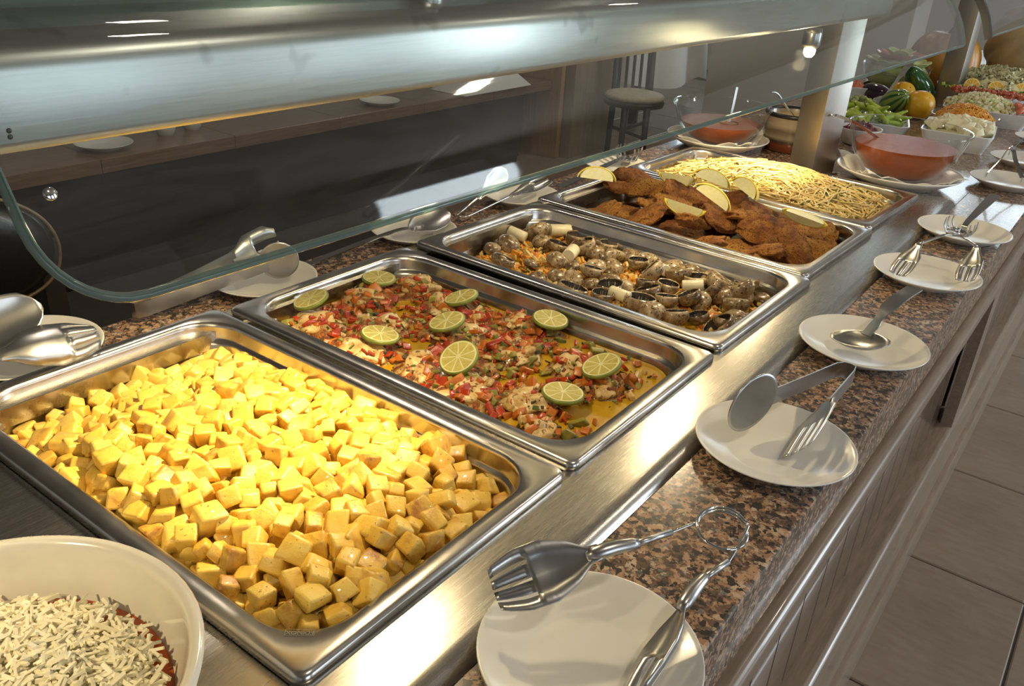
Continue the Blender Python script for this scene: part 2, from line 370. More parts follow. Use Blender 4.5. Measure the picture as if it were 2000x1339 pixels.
def striped_gourd():
    n = NT('gourd_striped'); c = n.co('Object'); w = n.n('ShaderNodeTexGradient'); w.gradient_type = 'RADIAL'; n.l(c, w.inputs[0])
    s = n.math('SINE', n.math('MULTIPLY', w.outputs[1], 2*PI*9)); col = n.ramp(n.math('MULTIPLY_ADD', s, 0.5), [(0.0, (0.02, 0.09, 0.015)), (0.35, (0.05, 0.16, 0.02)), (0.5, (0.28, 0.36, 0.08))]); n.set(col=col, rough=0.2, coat=0.5)
striped_gourd()
def striped_pot():
    n = NT('pot_stripes'); c = n.co('Object'); sx = n.n('ShaderNodeSeparateXYZ'); n.l(c, sx.inputs[0])
    f = n.math('ADD', n.math('MULTIPLY', sx.outputs[2], 9.5), n.math('MULTIPLY', n.noise(n.co('Object', (1, 1, 5)), 9, 4), 0.25))
    col = n.ramp(f, [(0.10, (0.12, 0.03, 0.01)), (0.30, (0.20, 0.05, 0.02)), (0.36, (0.05, 0.035, 0.025)), (0.48, (0.30, 0.24, 0.16)), (0.62, (0.14, 0.10, 0.07)), (0.74, (0.38, 0.31, 0.22)), (0.95, (0.30, 0.24, 0.17))]); n.set(col=col, rough=0.25, coat=0.5)
striped_pot()
def emit(name, col, e):
    n = NT(name); x = n.n('ShaderNodeEmission'); x.inputs[0].default_value = (*col, 1); x.inputs[1].default_value = e; n.l(x.outputs[0], n.out.inputs[0])
emit('bulb_glow', (1.0, 0.88, 0.62), 60)
M = MATS

# ---------------------------------------------------------------- the room
fl = mesh('floor', *box(-6, 6, -4, 10, -0.05, -0.004), M['grout'], smooth=False); tag(fl, 'brown stone tiled restaurant floor', None, None, 'structure')
tv = box(-0.2475, 0.2475, -0.2475, 0.2475, -0.02, 0.0, 0.003, 1); tproto = None
def floor_tile(cx, cy):
    global tproto
    if tproto is None: o = mesh('tile', *tv, M['floor_tile'], fl, smooth=False); tproto = o
    else: o = tproto.copy(); COL.objects.link(o)
    o.location = (cx, cy, 0)
for i in range(-1, 4):
    for j in range(-2, 13): floor_tile(0.74+0.5*i, 0.98+0.5*j)
for i in range(-9, -1):
    for j in range(4, 15): floor_tile(0.74+0.5*i, 0.98+0.5*j)
def wallbox(name, b, mat, label): return tag(mesh(name, *box(*b), M[mat], smooth=False), label, None, None, 'structure')
wallbox('wall_back', (-6.1, -6, -4, 10, 0, 3.0), 'wall_paint', 'beige painted wall behind the sideboard')
wallbox('wall_far', (-6, 4.6, 9, 9.1, 0, 1.5), 'wall_paint', 'beige painted wall at the far end of the room')
wallbox('trim_1', (-6, 4.6, 9, 9.1, 2.9, 3.0), 'wall_paint', 'beige lintel above the far window band')
wallbox('wall_pier', (-1.72, -0.45, 5.6, 6.0, 0, 3.0), 'wall_paint', 'plain beige pier behind the steel post')
wallbox('ceiling', (-6.1, 5, -4, 10, 3.0, 3.1), 'ceiling_paint', 'beige ceiling of the dining room')
for k, (a, b) in enumerate(((-4, -1.5), (0.3, 0.95), (2.45, 3.7), (5.5, 9.1))):
    wallbox('wall_right' if k == 0 else 'wall_right_%d' % (k+1), (4.45, 4.6, a, b, 0, 3.0), 'wall_paint', 'beige wall pier beside the tall windows')

# ---------------------------------------------------------------- buffet counter
ZG = 0.88
g1 = mesh('granite_worktop', *box(0.597, 0.724, -0.9, 5.2, 0.80, ZG, 0.003, 2), M['granite'], smooth=False)
tag(g1, 'speckled brown granite worktop edge on the customer side of the buffet', 'worktop')
g2 = mesh('granite_worktop', *box(-0.097, -0.012, -0.9, 5.2, 0.84, ZG, 0.003, 2), M['granite'], smooth=False)
tag(g2, 'narrow speckled granite strip behind the steel trays', 'worktop')
g3 = mesh('granite_worktop', *box(-0.012, 0.600, 1.715, 5.2, 0.84, ZG, 0.002, 1), M['granite'], smooth=False)
tag(g3, 'granite top beyond the pasta tray carrying soup bowls and salads', 'worktop')
base = empty('buffet_base', (0.3, 2, 0)); tag(base, 'pale wooden buffet front with plank panels below the granite edge', 'counter')
mesh('carcass', *box(-0.06, 0.655, -0.9, 5.2, 0.02, 0.72), M['wood_plank'], base, smooth=False)
mesh('back_board', *box(-0.085, -0.06, -0.9, 5.2, 0.0, 0.838), M['wenge'], base, smooth=False)
mesh('upper_board', *box(0.64, 0.70, -0.9, 5.2, 0.77, 0.799), M['wood_rail'], base, smooth=False)
# framed panels with arched upper corners
def frame_piece(y0, y1):
    r = 0.13; top = 0.80; lo = 0.745; pts = [(y0, top), (y0, 0.30), (y0+0.05, 0.30), (y0+0.05, lo-0.10)]
    for i in range(7):
        a = PI/2*i/6; pts.append((y0+0.05+0.12*(1-math.cos(a)), lo-0.10+0.10*math.sin(a)))
    for i in range(7):
        a = PI/2*i/6; pts.append((y1-0.05-0.12*(1-math.sin(a)), lo-0.10+0.10*math.cos(a)))
    pts += [(y1-0.05, 0.30), (y1, 0.30), (y1, top)]
    n = len(pts); V = [Vector((0.690, y, z)) for y, z in pts]+[Vector((0.716, y, z)) for y, z in pts]
    F = [[i, (i+1) % n, n+(i+1) % n, n+i] for i in range(n)]
    # quads between outline and top edge
    F += [[n+i for i in range(n)][::-1], list(range(n))]
    return V, F
PAN_Y = ((-0.9, 0.34), (0.34, 1.90), (1.90, 3.46), (3.46, 5.02))
for a, b in PAN_Y: mesh('panel_frame', *frame_piece(a, b), M['wood_rail'], base, smooth=False)
pw = 0.098; pm = None
for a, b in PAN_Y[:3]:
    k = int((b-a-0.10)/0.1)
    for i in range(k):
        y = a+0.05+(i+0.5)*(b-a-0.1)/k
        if pm is None:
            o = mesh('plank', *box(0.655, 0.680, -0.0475, 0.0475, 0.28, 0.78, 0.002, 1), M['wood_plank'], base, smooth=False, local=True); pm = o
            o.matrix_parent_inverse = Matrix.Translation((-0.3, -2, 0))
        else: o = pm.copy(); COL.objects.link(o)
        o.location = (0, y, 0); o.scale = (1, (b-a-0.1)/k/0.098, 1)
mesh('base_rail', *box(0.655, 0.720, -0.9, 5.2, 0.13, 0.315, 0.012, 3), M['wood_rail'], base, flat_angle=40)
mesh('plinth', *box(0.655, 0.732, -0.9, 5.2, 0.0, 0.132, 0.006, 2), M['wood_rail'], base, flat_angle=40)
mesh('upper_moulding', *box(0.69, 0.738, -0.9, 5.2, 0.757, 0.793, 0.012, 4), M['wood_rail'], base, flat_angle=40)

# steel surround of the hot well
deck = empty('steel_well_surround', (0.57, 0.6, 0.88)); tag(deck, 'brushed steel rail running along the front of the food trays', 'rail')
V, F = [], []
prof = [(0.520, 0.8800), (0.520, 0.8905), (0.580, 0.8905), (0.589, 0.8895), (0.596, 0.8855), (0.599, 0.8800)]
for y in (-0.9, 1.712): V += [Vector((x, y, z)) for x, z in prof]
n = len(prof); F = [[i, i+1, n+i+1, n+i] for i in range(n-1)]+[list(range(n))[::-1], [n+i for i in range(n)]]
mesh('front_rail', V, F, M['steel_deck'], deck, flat_angle=50)
mesh('back_rail', *box(-0.012, 0.030, -0.9, 1.712, 0.868, 0.8895), M['steel_deck'], deck, smooth=False)
mesh('near_plate', *box(0.030, 0.520, -0.9, 0.012, 0.878, 0.8885), M['steel_deck'], deck, smooth=False)
mesh('end_plate', *box(0.030, 0.520, 1.66, 1.712, 0.878, 0.8895), M['steel_deck'], deck, smooth=False)
for y in (0.331, 0.669, 1.004, 1.338): mesh('cross_bar', *box(0.030, 0.520, y-0.006, y+0.006, 0.86, 0.886), M['steel_deck'], deck, smooth=False)
mesh('well_floor', *box(0.0, 0.53, -0.02, 1.70, 0.74, 0.75), M['steel_deck'], deck, smooth=False)

# gastronorm trays
def pan_geo(L, Wd, dep=0.065):
    hx, hy = L/2, Wd/2; lv = [(0.0, 0.011, -0.010), (0.0, 0.011, -0.004), (0.0012, 0.011, -0.0012), (0.004, 0.010, 0.0)]
    inn = [(0.0165, 0.050, 0.0), (0.0185, 0.050, -0.0015), (0.0195, 0.049, -0.006), (0.0205, 0.048, -0.019), (0.0215, 0.047, -0.021), (0.0245, 0.046, -0.0225), (0.026, 0.046, -0.026), (0.030, 0.043, -dep+0.012), (0.033, 0.041, -dep+0.005), (0.040, 0.036, -dep)]
    return loft([rrect(hx-a, hy-a, r, z, 8) for a, r, z in lv+inn])
PANS = [((0.260, 0.1640), 0.0, 'nearest steel food tray full of golden potato cubes', 0.326, 0.540),
        ((0.265, 0.5000), 0.0, 'steel food tray of baked fish with peppers and lime slices', 0.325, 0.53),
        ((0.265, 0.8480), -0.020, 'steel food tray of roasted mushrooms and carrots', 0.325, 0.53),
        ((0.262, 1.1840), -0.035, 'steel food tray of breaded cutlets with lemon wedges', 0.322, 0.53),
        ((0.264, 1.5160), -0.035, 'farthest steel food tray heaped with spaghetti', 0.322, 0.53)]
pans = []
for k, ((cx, cy), rz, lab, wd, ln) in enumerate(PANS):
    o = mesh('food_tray', *pan_geo(ln, wd), M['steel_pan'], flat_angle=60); o.location = (cx, cy, 0.9); o.rotation_euler = (0, 0, rz); tag(o, lab, 'tray', 'steel food trays'); pans.append(o)
    solid(o, 0.0008)
# stamped maker's mark in the near corner of the first tray
def text(name, s, size, mat, parent, loc, rot, ext=0.00005):
    c = bpy.data.curves.new(name, 'FONT'); c.body = s; c.size = size; c.extrude = ext; c.align_x = 'CENTER'; c.align_y = 'CENTER'; c.materials.append(mat)
    q = bpy.data.objects.new(name+'_curve', c); COL.objects.link(q); me = bpy.data.meshes.new_from_object(q); bpy.data.objects.remove(q)
    o = bpy.data.objects.new(name, me); COL.objects.link(o); o.parent = parent; o.location = loc; o.rotation_euler = rot; return o
simple('stamp_grey', (0.30, 0.26, 0.20), 0.5)
fr = join(box(-0.0105, 0.0105, 0.0028, 0.0031, 0, 0.0001), box(-0.0105, 0.0105, -0.0031, -0.0028, 0, 0.0001), box(-0.0105, -0.0102, -0.0031, 0.0031, 0, 0.0001), box(0.0102, 0.0105, -0.0031, 0.0031, 0, 0.0001))
st = mesh('stamp_frame', *fr, M['stamp_grey'], pans[0], smooth=False, local=True); st.location = (0.2365, -0.1345, 0.0006); st.rotation_euler = (0, 0, PI+math.radians(39))
text('stamp_lettering', 'EDINOX', 0.0052, M['stamp_grey'], st, (0, 0, 0.00005), (0, 0, 0))
def inpan(k, x, y):
    """tray k local (x along the counter depth, y along the counter) to the room"""
    (cx, cy), rz = PANS[k][0], PANS[k][1]; c, s = math.cos(rz), math.sin(rz); return cx+x*c-y*s, cy+x*s+y*c

# ---------------------------------------------------------------- heat hood, posts, glass guard
hood = empty('heat_hood', (0.25, 0.6, 1.2)); tag(hood, 'long brushed steel lamp hood above the hot trays', 'lamp hood')
hp = [(0.165, 1.240), (0.165, 1.282), (0.205, 1.302), (0.28, 1.305), (0.350, 1.305), (0.388, 1.294), (0.395, 1.2905), (0.399, 1.2855), (0.400, 1.280), (0.400, 1.246), (0.3985, 1.2415), (0.395, 1.240), (0.390, 1.241)]
V = []; n = len(hp)
for y in (-0.85, 1.620): V += [Vector((x, y, z)) for x, z in hp]
F = [[i, i+1, n+i+1, n+i] for i in range(n-1)]
solid(mesh('hood_shell', V, F, M['steel_hood'], hood, flat_angle=35), 0.0015)
V = [Vector((x, y, z)) for y in (1.6185, 1.620) for x, z in hp]
mesh('end_cap', V, [list(range(0, n)), list(range(n, 2*n))[::-1]]+[[i, (i+1) % n, n+(i+1) % n, n+i] for i in range(n)], M['steel_hood'], hood, smooth=False)
RIV_Y = -0.0565
for z in (1.2520, 1.2488): mesh('rivet', *xf(lathe([(0, 0.0008), (0.0012, 0.0006), (0.0016, 0)], 12), trs((0.4005, RIV_Y, z), (0, PI/2, 0))), M['rubber_dark'], hood)
shelf = mesh('glass_shelf', *box(0.13, 0.352, -0.85, 1.95, 1.307, 1.315, 0.001, 1), M['guard_glass'], smooth=False); tag(shelf, 'clear glass shelf lying on the lamp hood', 'shelf')
def post(cx, cy, a, b, rz, z1, lab):
    p = empty('guard_post', (cx, cy, ZG), (0, 0, rz)); tag(p, lab, 'post')
    mesh('shaft', *box(-a/2, a/2, -b/2, b/2, 0.004, z1-ZG, 0.002, 2), M['steel_post'], p, flat_angle=40, local=True)
    mesh('foot_plate', *box(-a/2-0.008, a/2+0.008, -b/2-0.008, b/2+0.008, 0, 0.004, 0.001, 1), M['steel_post'], p, smooth=False, local=True)
    return p
post(0.2725, 1.753, 0.073, 0.069, -0.45, 1.60, 'square brushed steel post beside the tomato soup bowls')
post(0.295, 3.05, 0.066, 0.065, -0.12, 1.60, 'steel post in front of the large pumpkins')
def guard(name, y0, y1, r0, r1, lab, drop=0.0):
    """curved pane: profile in XZ extruded along Y, lower corners rounded"""
    P = spline([(0.500, 0, 1.178), (0.481, 0, 1.223), (0.452, 0, 1.265), (0.413, 0, 1.298), (0.354, 0, 1.313)], 6)
    n = len(P); L = [0]
    for a, b in zip(P[:-1], P[1:]): L.append(L[-1]+(b-a).length)
    ys = lambda t: (y0+(r0-math.sqrt(max(0, r0*r0-(r0-t)**2)) if t < r0 else 0), y1-(r1-math.sqrt(max(0, r1*r1-(r1-t)**2)) if t < r1 else 0))
    # finer steps near the lower edge
    Q = []; 
    for s in [0, 0.001, 0.003, 0.006, 0.010, 0.015, 0.021, 0.028, 0.036, 0.045, 0.056, 0.07]+[L[i] for i in range(n) if L[i] > 0.075]:
        for i in range(n-1):
            if L[i] <= s <= L[i+1]+1e-9:
                t = (s-L[i])/(L[i+1]-L[i]); Q.append((P[i].lerp(P[i+1], t), s)); break
    V = []; F = []; mi = []; m = len(Q); th = 0.008; ny = 14
    for sgn in (0, 1):
        for i, (p, s) in enumerate(Q):
            a = Q[max(i-1, 0)][0]; b = Q[min(i+1, m-1)][0]; t = (b-a).normalized(); nr = Vector((t.z, 0, -t.x)); ya, yb = ys(s)
            for k in range(ny+1): V.append(Vector((p.x, ya+(yb-ya)*k/ny, p.z+(drop*(1-k/ny) if s < 0.13 else drop*(1-k/ny)*max(0, 1-(s-0.13)/0.06))))-nr*th*sgn)
    N = m*(ny+1); ix = lambda s, i, k: s*N+i*(ny+1)+k
    for i in range(m-1):
        for k in range(ny):
            F.append([ix(0, i, k), ix(0, i, k+1), ix(0, i+1, k+1), ix(0, i+1, k)]); mi.append(0)
            F.append([ix(1, i, k), ix(1, i+1, k), ix(1, i+1, k+1), ix(1, i, k+1)]); mi.append(0)
        for k in (0, ny): F.append([ix(0, i, k), ix(0, i+1, k), ix(1, i+1, k), ix(1, i, k)]); mi.append(1)
    for k in range(ny):
        for i in (0, m-1): F.append([ix(0, i, k), ix(0, i, k+1), ix(1, i, k+1), ix(1, i, k)]); mi.append(1)
    o = mesh(name, V, F, [M['guard_glass'], M['guard_glass_edge']], mi=mi, flat_angle=40); tag(o, lab, 'sneeze guard')
    mid = lambda i, k: (V[ix(0, i, k)]+V[ix(1, i, k)])/2
    mesh('polished_edge', *tube([mid(i, 0) for i in range(m-1, 0, -1)]+[mid(0, k) for k in range(ny+1)]+[mid(i, ny) for i in range(1, m)], 0.0026, 8), M['guard_glass_edge'], o)
    return o
gg = guard('sneeze_guard', -0.0935, 1.915, 0.046, 0.010, 'curved clear glass guard hanging in front of the steel lamp hood', 0.0105)
sc = mesh('fixing_screw', *xf(lathe([(0, 0.004), (0.005, 0.004), (0.006, 0.003), (0.006, 0)], 16), trs((0.4855, -0.0815, 1.2425), (0, PI/2-0.45, 0), 0.5)), M['chrome'], gg)
g2_ = guard('sneeze_guard', 2.165, 4.6, 0.012, 0.02, 'curved glass guard with a black end strip above the pasta salad')
V, F = [], []
es = [Vector((x, 2.160, z)) for x, z in ((0.503, 1.176), (0.485, 1.223), (0.456, 1.266), (0.416, 1.300), (0.357, 1.316))]
mesh('end_strip', *strip(spline(es, 5), (0, 1, 0), 0.022, 0.014), M['rubber_dark'], g2_, smooth=False)
def heat_lamp(x, y, z, e, e2, aim, lab):
    p = empty('heat_lamp', (x, y, z)); tag(p, lab, 'lamp', 'halogen lamps under the hood')
    mesh('socket', *xf(lathe([(0, 0.050), (0.016, 0.050), (0.018, 0.040), (0.018, 0.020), (0.013, 0.012), (0, 0.012)], 20), trs((x, y, z-0.006))), M['steel_tool'], p)
    if z < 1.2: mesh('stem', *tube([(x, y, z+0.040), (x, y, 1.304)], 0.004, 8), M['steel_tool'], p)
    b = mesh('bulb', *xf(lathe([(0, -0.012), (0.006, -0.0105), (0.0105, -0.005), (0.0115, 0.002), (0.009, 0.010), (0.006, 0.016), (0, 0.016)], 20), trs((x, y, z))), M['bulb_glow'], p)
    l = bpy.data.lights.new('reflector_beam', 'SPOT'); l.energy = e; l.color = (1.0, 0.79, 0.46); l.spot_size = math.radians(86); l.spot_blend = 1.0; l.shadow_soft_size = 0.012
    o = bpy.data.objects.new('reflector_beam', l); COL.objects.link(o); o.parent = p; o.location = (0, 0, -0.016); o.rotation_euler = (aim[1], aim[0], 0)
    l = bpy.data.lights.new('bulb_light', 'POINT'); l.energy = e2; l.color = (1.0, 0.79, 0.46); l.shadow_soft_size = 0.012
    o = bpy.data.objects.new('bulb_light', l); COL.objects.link(o); o.parent = p; o.location = (0, 0, -0.022)
heat_lamp(0.355, 0.31, 1.268, 22, 3.0, (0.40, -0.36), 'halogen heat lamp above the potato tray')
heat_lamp(0.355, -0.40, 1.268, 5.5, 1.2, (-0.10, 0.5), 'added heat lamp out of view brightening the cheese bowl')  # extra unseen lamp, added to brighten the grated cheese
heat_lamp(0.355, 1.02, 1.268, 4, 2.5, (0.30, 0.0), 'halogen heat lamp above the mushroom tray')
heat_lamp(0.290, 1.52, 1.166, 18, 2.2, (0.40, 0.0), 'glaring halogen heat lamp above the spaghetti tray')

# ---------------------------------------------------------------- food: potato cubes
ORD = 'first second third fourth fifth sixth seventh eighth ninth tenth eleventh twelfth thirteenth fourteenth fifteenth sixteenth seventeenth eighteenth nineteenth twentieth'.split()
def row_labels(objs, k, kind, near, far):
    """label pieces of tray k by strip (near tray, middle, far tray) and order from the back wall"""
    rows = {0: [], 1: [], 2: []}
    for o in objs:
        y = o.location.y-PANS[k][0][1]-(o.location.x-PANS[k][0][0])*PANS[k][1]; rows[0 if y < -0.04 else (1 if y < 0.04 else 2)].append(o)
    for r, l in rows.items():
        for i, o in enumerate(sorted(l, key=lambda o: o.location.x)):
            o['label'] = '%s, %s from the back wall in the row %s' % (kind, ORD[min(i, 19)], ('nearest the '+near, 'along the tray middle', 'nearest the '+far)[r])
def cube_variant(seed, cut=0.0):
    rnd = random.Random(seed); bm = bmesh.new(); bmesh.ops.create_cube(bm, size=2)
    ax = (rnd.uniform(0.8, 1.15), rnd.uniform(0.8, 1.1), rnd.uniform(0.7, 1.05))
    for v in bm.verts: v.co = Vector((v.co.x*ax[0]+rnd.uniform(-.2, .2), v.co.y*ax[1]+rnd.uniform(-.2, .2), v.co.z*ax[2]+rnd.uniform(-.2, .2)))
    if cut: 
        for v in bm.verts:
            if v.co.x > 0 and v.co.z > 0: v.co.x -= cut; v.co.z -= cut*0.6
    bmesh.ops.bevel(bm, geom=bm.edges[:], offset=0.26, segments=2, affect='EDGES', profile=0.6)
    bm.normal_update()
    for v in bm.verts: v.co += v.normal*noise.noise(v.co*1.3+Vector((seed, 0, 0)))*0.10
    bm.verts.index_update(); V = [v.co*0.0098 for v in bm.verts]; F = [[v.index for v in f.verts] for f in bm.faces]; bm.free(); return V, F
PV = [cube_variant(i, 0.0 if i % 3 else 0.5) for i in range(12)]
def poisson(x0, x1, y0, y1, d, tries, seed, ok=lambda x, y: True):
    r = random.Random(seed); P = []; cell = {}
    for _ in range(tries):
        x = r.uniform(x0, x1); y = r.uniform(y0, y1)
        if not ok(x, y): continue
        c = (int(x/d), int(y/d)); bad = False
        for i in (-1, 0, 1):
            for j in (-1, 0, 1):
                for q in cell.get((c[0]+i, c[1]+j), ()):
                    if (q[0]-x)**2+(q[1]-y)**2 < d*d: bad = True; break
                if bad: break
            if bad: break
        if not bad: P.append((x, y)); cell.setdefault(c, []).append((x, y))
    return P
def in_rr(x, y, hx, hy, r):
    dx = abs(x)-(hx-r); dy = abs(y)-(hy-r)
    if dx > r or dy > r: return False
    return not (dx > 0 and dy > 0 and dx*dx+dy*dy > r*r)
def sstep(a, b, t):
    t = max(0.0, min(1.0, (t-a)/(b-a))); return t*t*(3-2*t)
def pot_h(x, y):   # tray-local surface height of the heap below the flange
    return -0.040+0.042*sstep(-0.25, -0.03, x)*(0.55+0.45*sstep(0.145, 0.03, y))-0.014*sstep(0.12, 0.24, x)*sstep(-0.02, 0.12, y)-0.012*sstep(0.10, 0.135, -y)-0.008*sstep(0.20, 0.23, x)+0.007*noise.noise(Vector((x*14, y*14, 3)))
P1 = poisson(-0.226, 0.241, -0.135, 0.135, 0.0160, 30000, 5, lambda x, y: in_rr(x, y, 0.241, 0.134, 0.04))
camp = Vector((0.867, -0.258, 1.364))
pts = []
rr = random.Random(8)
for x, y in P1:
    X, Y = inpan(0, x, y); pts.append((X, Y, 0.9+pot_h(x, y)+rr.uniform(-0.004, 0.004)))
pts.sort(key=lambda p: (Vector(p)-camp).length)
pm = [None]*12
for k, p in enumerate(pts[:300]):
    v = k % 12; rot = (rr.gauss(0, 0.42), rr.gauss(0, 0.42), rr.uniform(0, 2*PI)); s = rr.uniform(0.82, 1.16)
    if rr.random() < 0.10: rot = (rr.uniform(0, 6), rr.uniform(0, 6), rr.uniform(0, 6))
    if pm[v] is None: o = pm[v] = mesh('potato_cube', *PV[v], M['potato'], flat_angle=75)
    else: o = pm[v].copy(); COL.objects.link(o)
    o.location = p; o.rotation_euler = rot; o.scale = (s, s*rr.uniform(.9, 1.1), s*rr.uniform(.85, 1.05))
    tag(o, 'golden fried potato cube in the nearest steel tray', 'potato', 'fried potato cubes')
parts = []
for p in pts[300:]+[(p[0]+rr.uniform(-.008, .008), p[1]+rr.uniform(-.008, .008), p[2]-0.014) for p in pts]+[(p[0]+rr.uniform(-.008, .008), p[1]+rr.uniform(-.008, .008), p[2]-0.026) for p in pts if p[0] > 0.35 or p[1] < 0.08]:
    parts.append(xf(PV[rr.randrange(12)], trs(p, (rr.gauss(0, .5), rr.gauss(0, .5), rr.uniform(0, 6)), rr.uniform(.85, 1.1))))
tag(mesh('potato_heap', *join(*parts), M['potato'], flat_angle=75), 'lower layer of golden potato cubes filling the nearest tray', 'potatoes', None, 'stuff')

# ---------------------------------------------------------------- food: baked fish tray
k = 1; cx, cy = PANS[k][0]
oil = mesh('yellow_oil', *xf(loft([rrect(0.232, 0.130, 0.042, -0.062, 8), rrect(0.234, 0.1315, 0.043, -0.0305, 8)], True, True), trs((cx, cy, 0.9))), M['oil'], smooth=False)
tag(oil, 'yellow oily sauce pooled in the fish tray', 'sauce')
FISH = [(-0.185, -0.085, .055, .035), (-0.20, 0.02, .05, .04), (-0.175, 0.10, .05, .03), (-0.12, -0.035, .05, .04), (-0.10, 0.075, .055, .035), (-0.085, -0.10, .05, .03), (-0.035, 0.02, .055, .04), (-0.005, -0.085, .05, .032), (0.01, 0.10, .05, .03), (0.055, 0.03, .045, .035), (0.07, -0.09, .055, .034), (0.125, 0.045, .04, .03), (0.14, -0.055, .045, .035), (0.185, -0.10, .035, .022), (0.185, 0.03, .032, .024)]
FISHO = []
labs = ['white fish fillet piece under chopped peppers in the fish tray']
for i, (x, y, a, b) in enumerate(FISH):
    V, F = blob(a*0.62, b*0.75, 0.015, 0.5, 1.8, 20+i, 4); o = mesh('fish_fillet', V, F, M['fish']); o.location = (*inpan(1, x, y), 0.9-0.0265); o.rotation_euler = (rr.gauss(0, .10), rr.gauss(0, .08), rr.uniform(0, 3))
    tag(o, labs[0], 'fish', 'baked fish fillets'); FISHO.append(o)
row_labels(FISHO, 1, 'white fish fillet piece', 'potato tray', 'mushroom tray')
def bits(name, n, hfun, dens, cols, size, seed, k, label, cat, hx=0.222, hy=0.121):
    r = random.Random(seed); byc = {c: [] for c in cols}; cs = list(cols); wt = [cols[c] for c in cs]
    base = [cube_variant(100+i, 0.3) for i in range(5)]; cnt = 0
    V = []; F = []; mi = []
    while cnt < n:
        x = r.uniform(-hx, hx); y = r.uniform(-hy, hy)
        if not in_rr(x, y, hx, hy, 0.04) or r.random() > dens(x, y): continue
        cnt += 1; c = r.choices(cs, wt)[0]; s = r.uniform(*size)/0.0098/2*(0.55 if c.startswith('herb') else 1); X, Y = inpan(k, x, y)
        v, f = xf(base[r.randrange(5)], trs((X, Y, 0.9+hfun(x, y)+r.uniform(0, 0.003)), (r.uniform(0, 6), r.gauss(0, .4), r.uniform(0, 6)), (s*r.uniform(.7, 1.9), s*r.uniform(.6, 1.1), s*r.uniform(.3, .7))))
        b = len(V); V += v; F += [[i+b for i in q] for q in f]; mi += [cs.index(c)]*len(f)
    o = mesh(name, V, F, [M[c] for c in cs], mi=mi, smooth=True); tag(o, label, cat, None, 'stuff'); return o
def fish_h(x, y):
    h = -0.0290
    for fx, fy, a, b in FISH:
        d = ((x-fx)/(a*0.75))**2+((y-fy)/(b*0.95))**2
        if d < 1: h = max(h, -0.029+0.0135*math.sqrt(1-d))
    return h
food('pepper_mush', [(0.28, (0.04, 0.013, 0.003)), (0.40, (0.18, 0.045, 0.007)), (0.52, (0.33, 0.12, 0.013)), (0.62, (0.58, 0.42, 0.16)), (0.74, (0.28, 0.16, 0.016))], 75, 0.3, 0.8, 260, 0, 0, (210, 0.62, (0.035, 0.028, 0.008)), 0.3, 0.004)
V = []; F = []; nx, ny = 110, 60; keep = {}
for i in range(nx+1):
    for j in range(ny+1):
        x = -0.228+0.456*i/nx; y = -0.126+0.252*j/ny; n_ = noise.noise(Vector((x*22, y*22, 1.7)))*0.9+0.62-0.16-0.75*sstep(0.05, 0.18, x)
        V.append(Vector((*inpan(1, x, y), 0.9+max(fish_h(x, y)-0.0006, -0.0335)+0.0035*sstep(0.1, 0.6, n_)-0.004*sstep(0.35, 0.0, n_)+0.0018*noise.noise(Vector((x*130, y*130, 5))))))
for i in range(nx):
    for j in range(ny):
        x = -0.228+0.456*(i+.5)/nx; y = -0.126+0.252*(j+.5)/ny
        if in_rr(x, y, 0.228, 0.126, 0.04): F.append([i*(ny+1)+j, (i+1)*(ny+1)+j, (i+1)*(ny+1)+j+1, i*(ny+1)+j+1])
tag(mesh('soft_pepper_sauce', V, F, M['pepper_mush']), 'soft stewed pepper and herb sauce coating the baked fish', 'sauce', None, 'stuff')
def fish_d(x, y):
    n_ = noise.noise(Vector((x*22, y*22, 1.7))); return max(0.03, (0.62+0.9*n_)*(1-0.62*sstep(0.06, 0.20, x)))
bits('chopped_peppers', 1500, fish_h, fish_d, {'pepper_red': 2.6, 'pepper_orange': 3.4, 'pepper_green': 1.1, 'herb_dark': 3.0, 'herb_green': 1.2, 'fish': 0.6}, (0.004, 0.0135), 3, 1, 'chopped red and orange peppers with herbs over the baked fish', 'peppers')
# lime slices
def citrus_slice(name, r, th, rind, pith, flesh, segs=9):
    root = empty(name)
    V, F = lathe([(r*0.90, th/2), (r, th*0.32), (r*1.005, 0), (r, -th*0.32), (r*0.90, -th/2)], 40); mesh('rind', V, F, M[rind], root, local=True)
    V, F = lathe([(0, th/2), (r*0.93, th/2), (r*0.93, -th/2), (0, -th/2)], 40); mesh('pith', V, F, M[pith], root, local=True, flat_angle=40)
    V = []; F = []
    for sgn in (1, -1):
        for s in range(segs):
            a0 = 2*PI*s/segs+0.05; a1 = 2*PI*(s+1)/segs-0.05; b = len(V); ring = [Vector((r*0.10*math.cos((a0+a1)/2), r*0.10*math.sin((a0+a1)/2), 0))]
            ring += [Vector((r*0.84*math.cos(a0+(a1-a0)*q/5), r*0.84*math.sin(a0+(a1-a0)*q/5), 0)) for q in range(6)]
            cc = sum(ring, Vector())/7
            V += [p+Vector((0, 0, sgn*(th/2+0.0001))) for p in ring]+[cc+(p-cc)*0.9+Vector((0, 0, sgn*(th/2+0.0006))) for p in ring]
            for q in range(7): F.append([b+q, b+(q+1) % 7, b+7+(q+1) % 7, b+7+q])
            F.append([b+7+q for q in range(7)])
    mesh('flesh_segments', V, F, M[flesh], root, local=True, smooth=False); return root
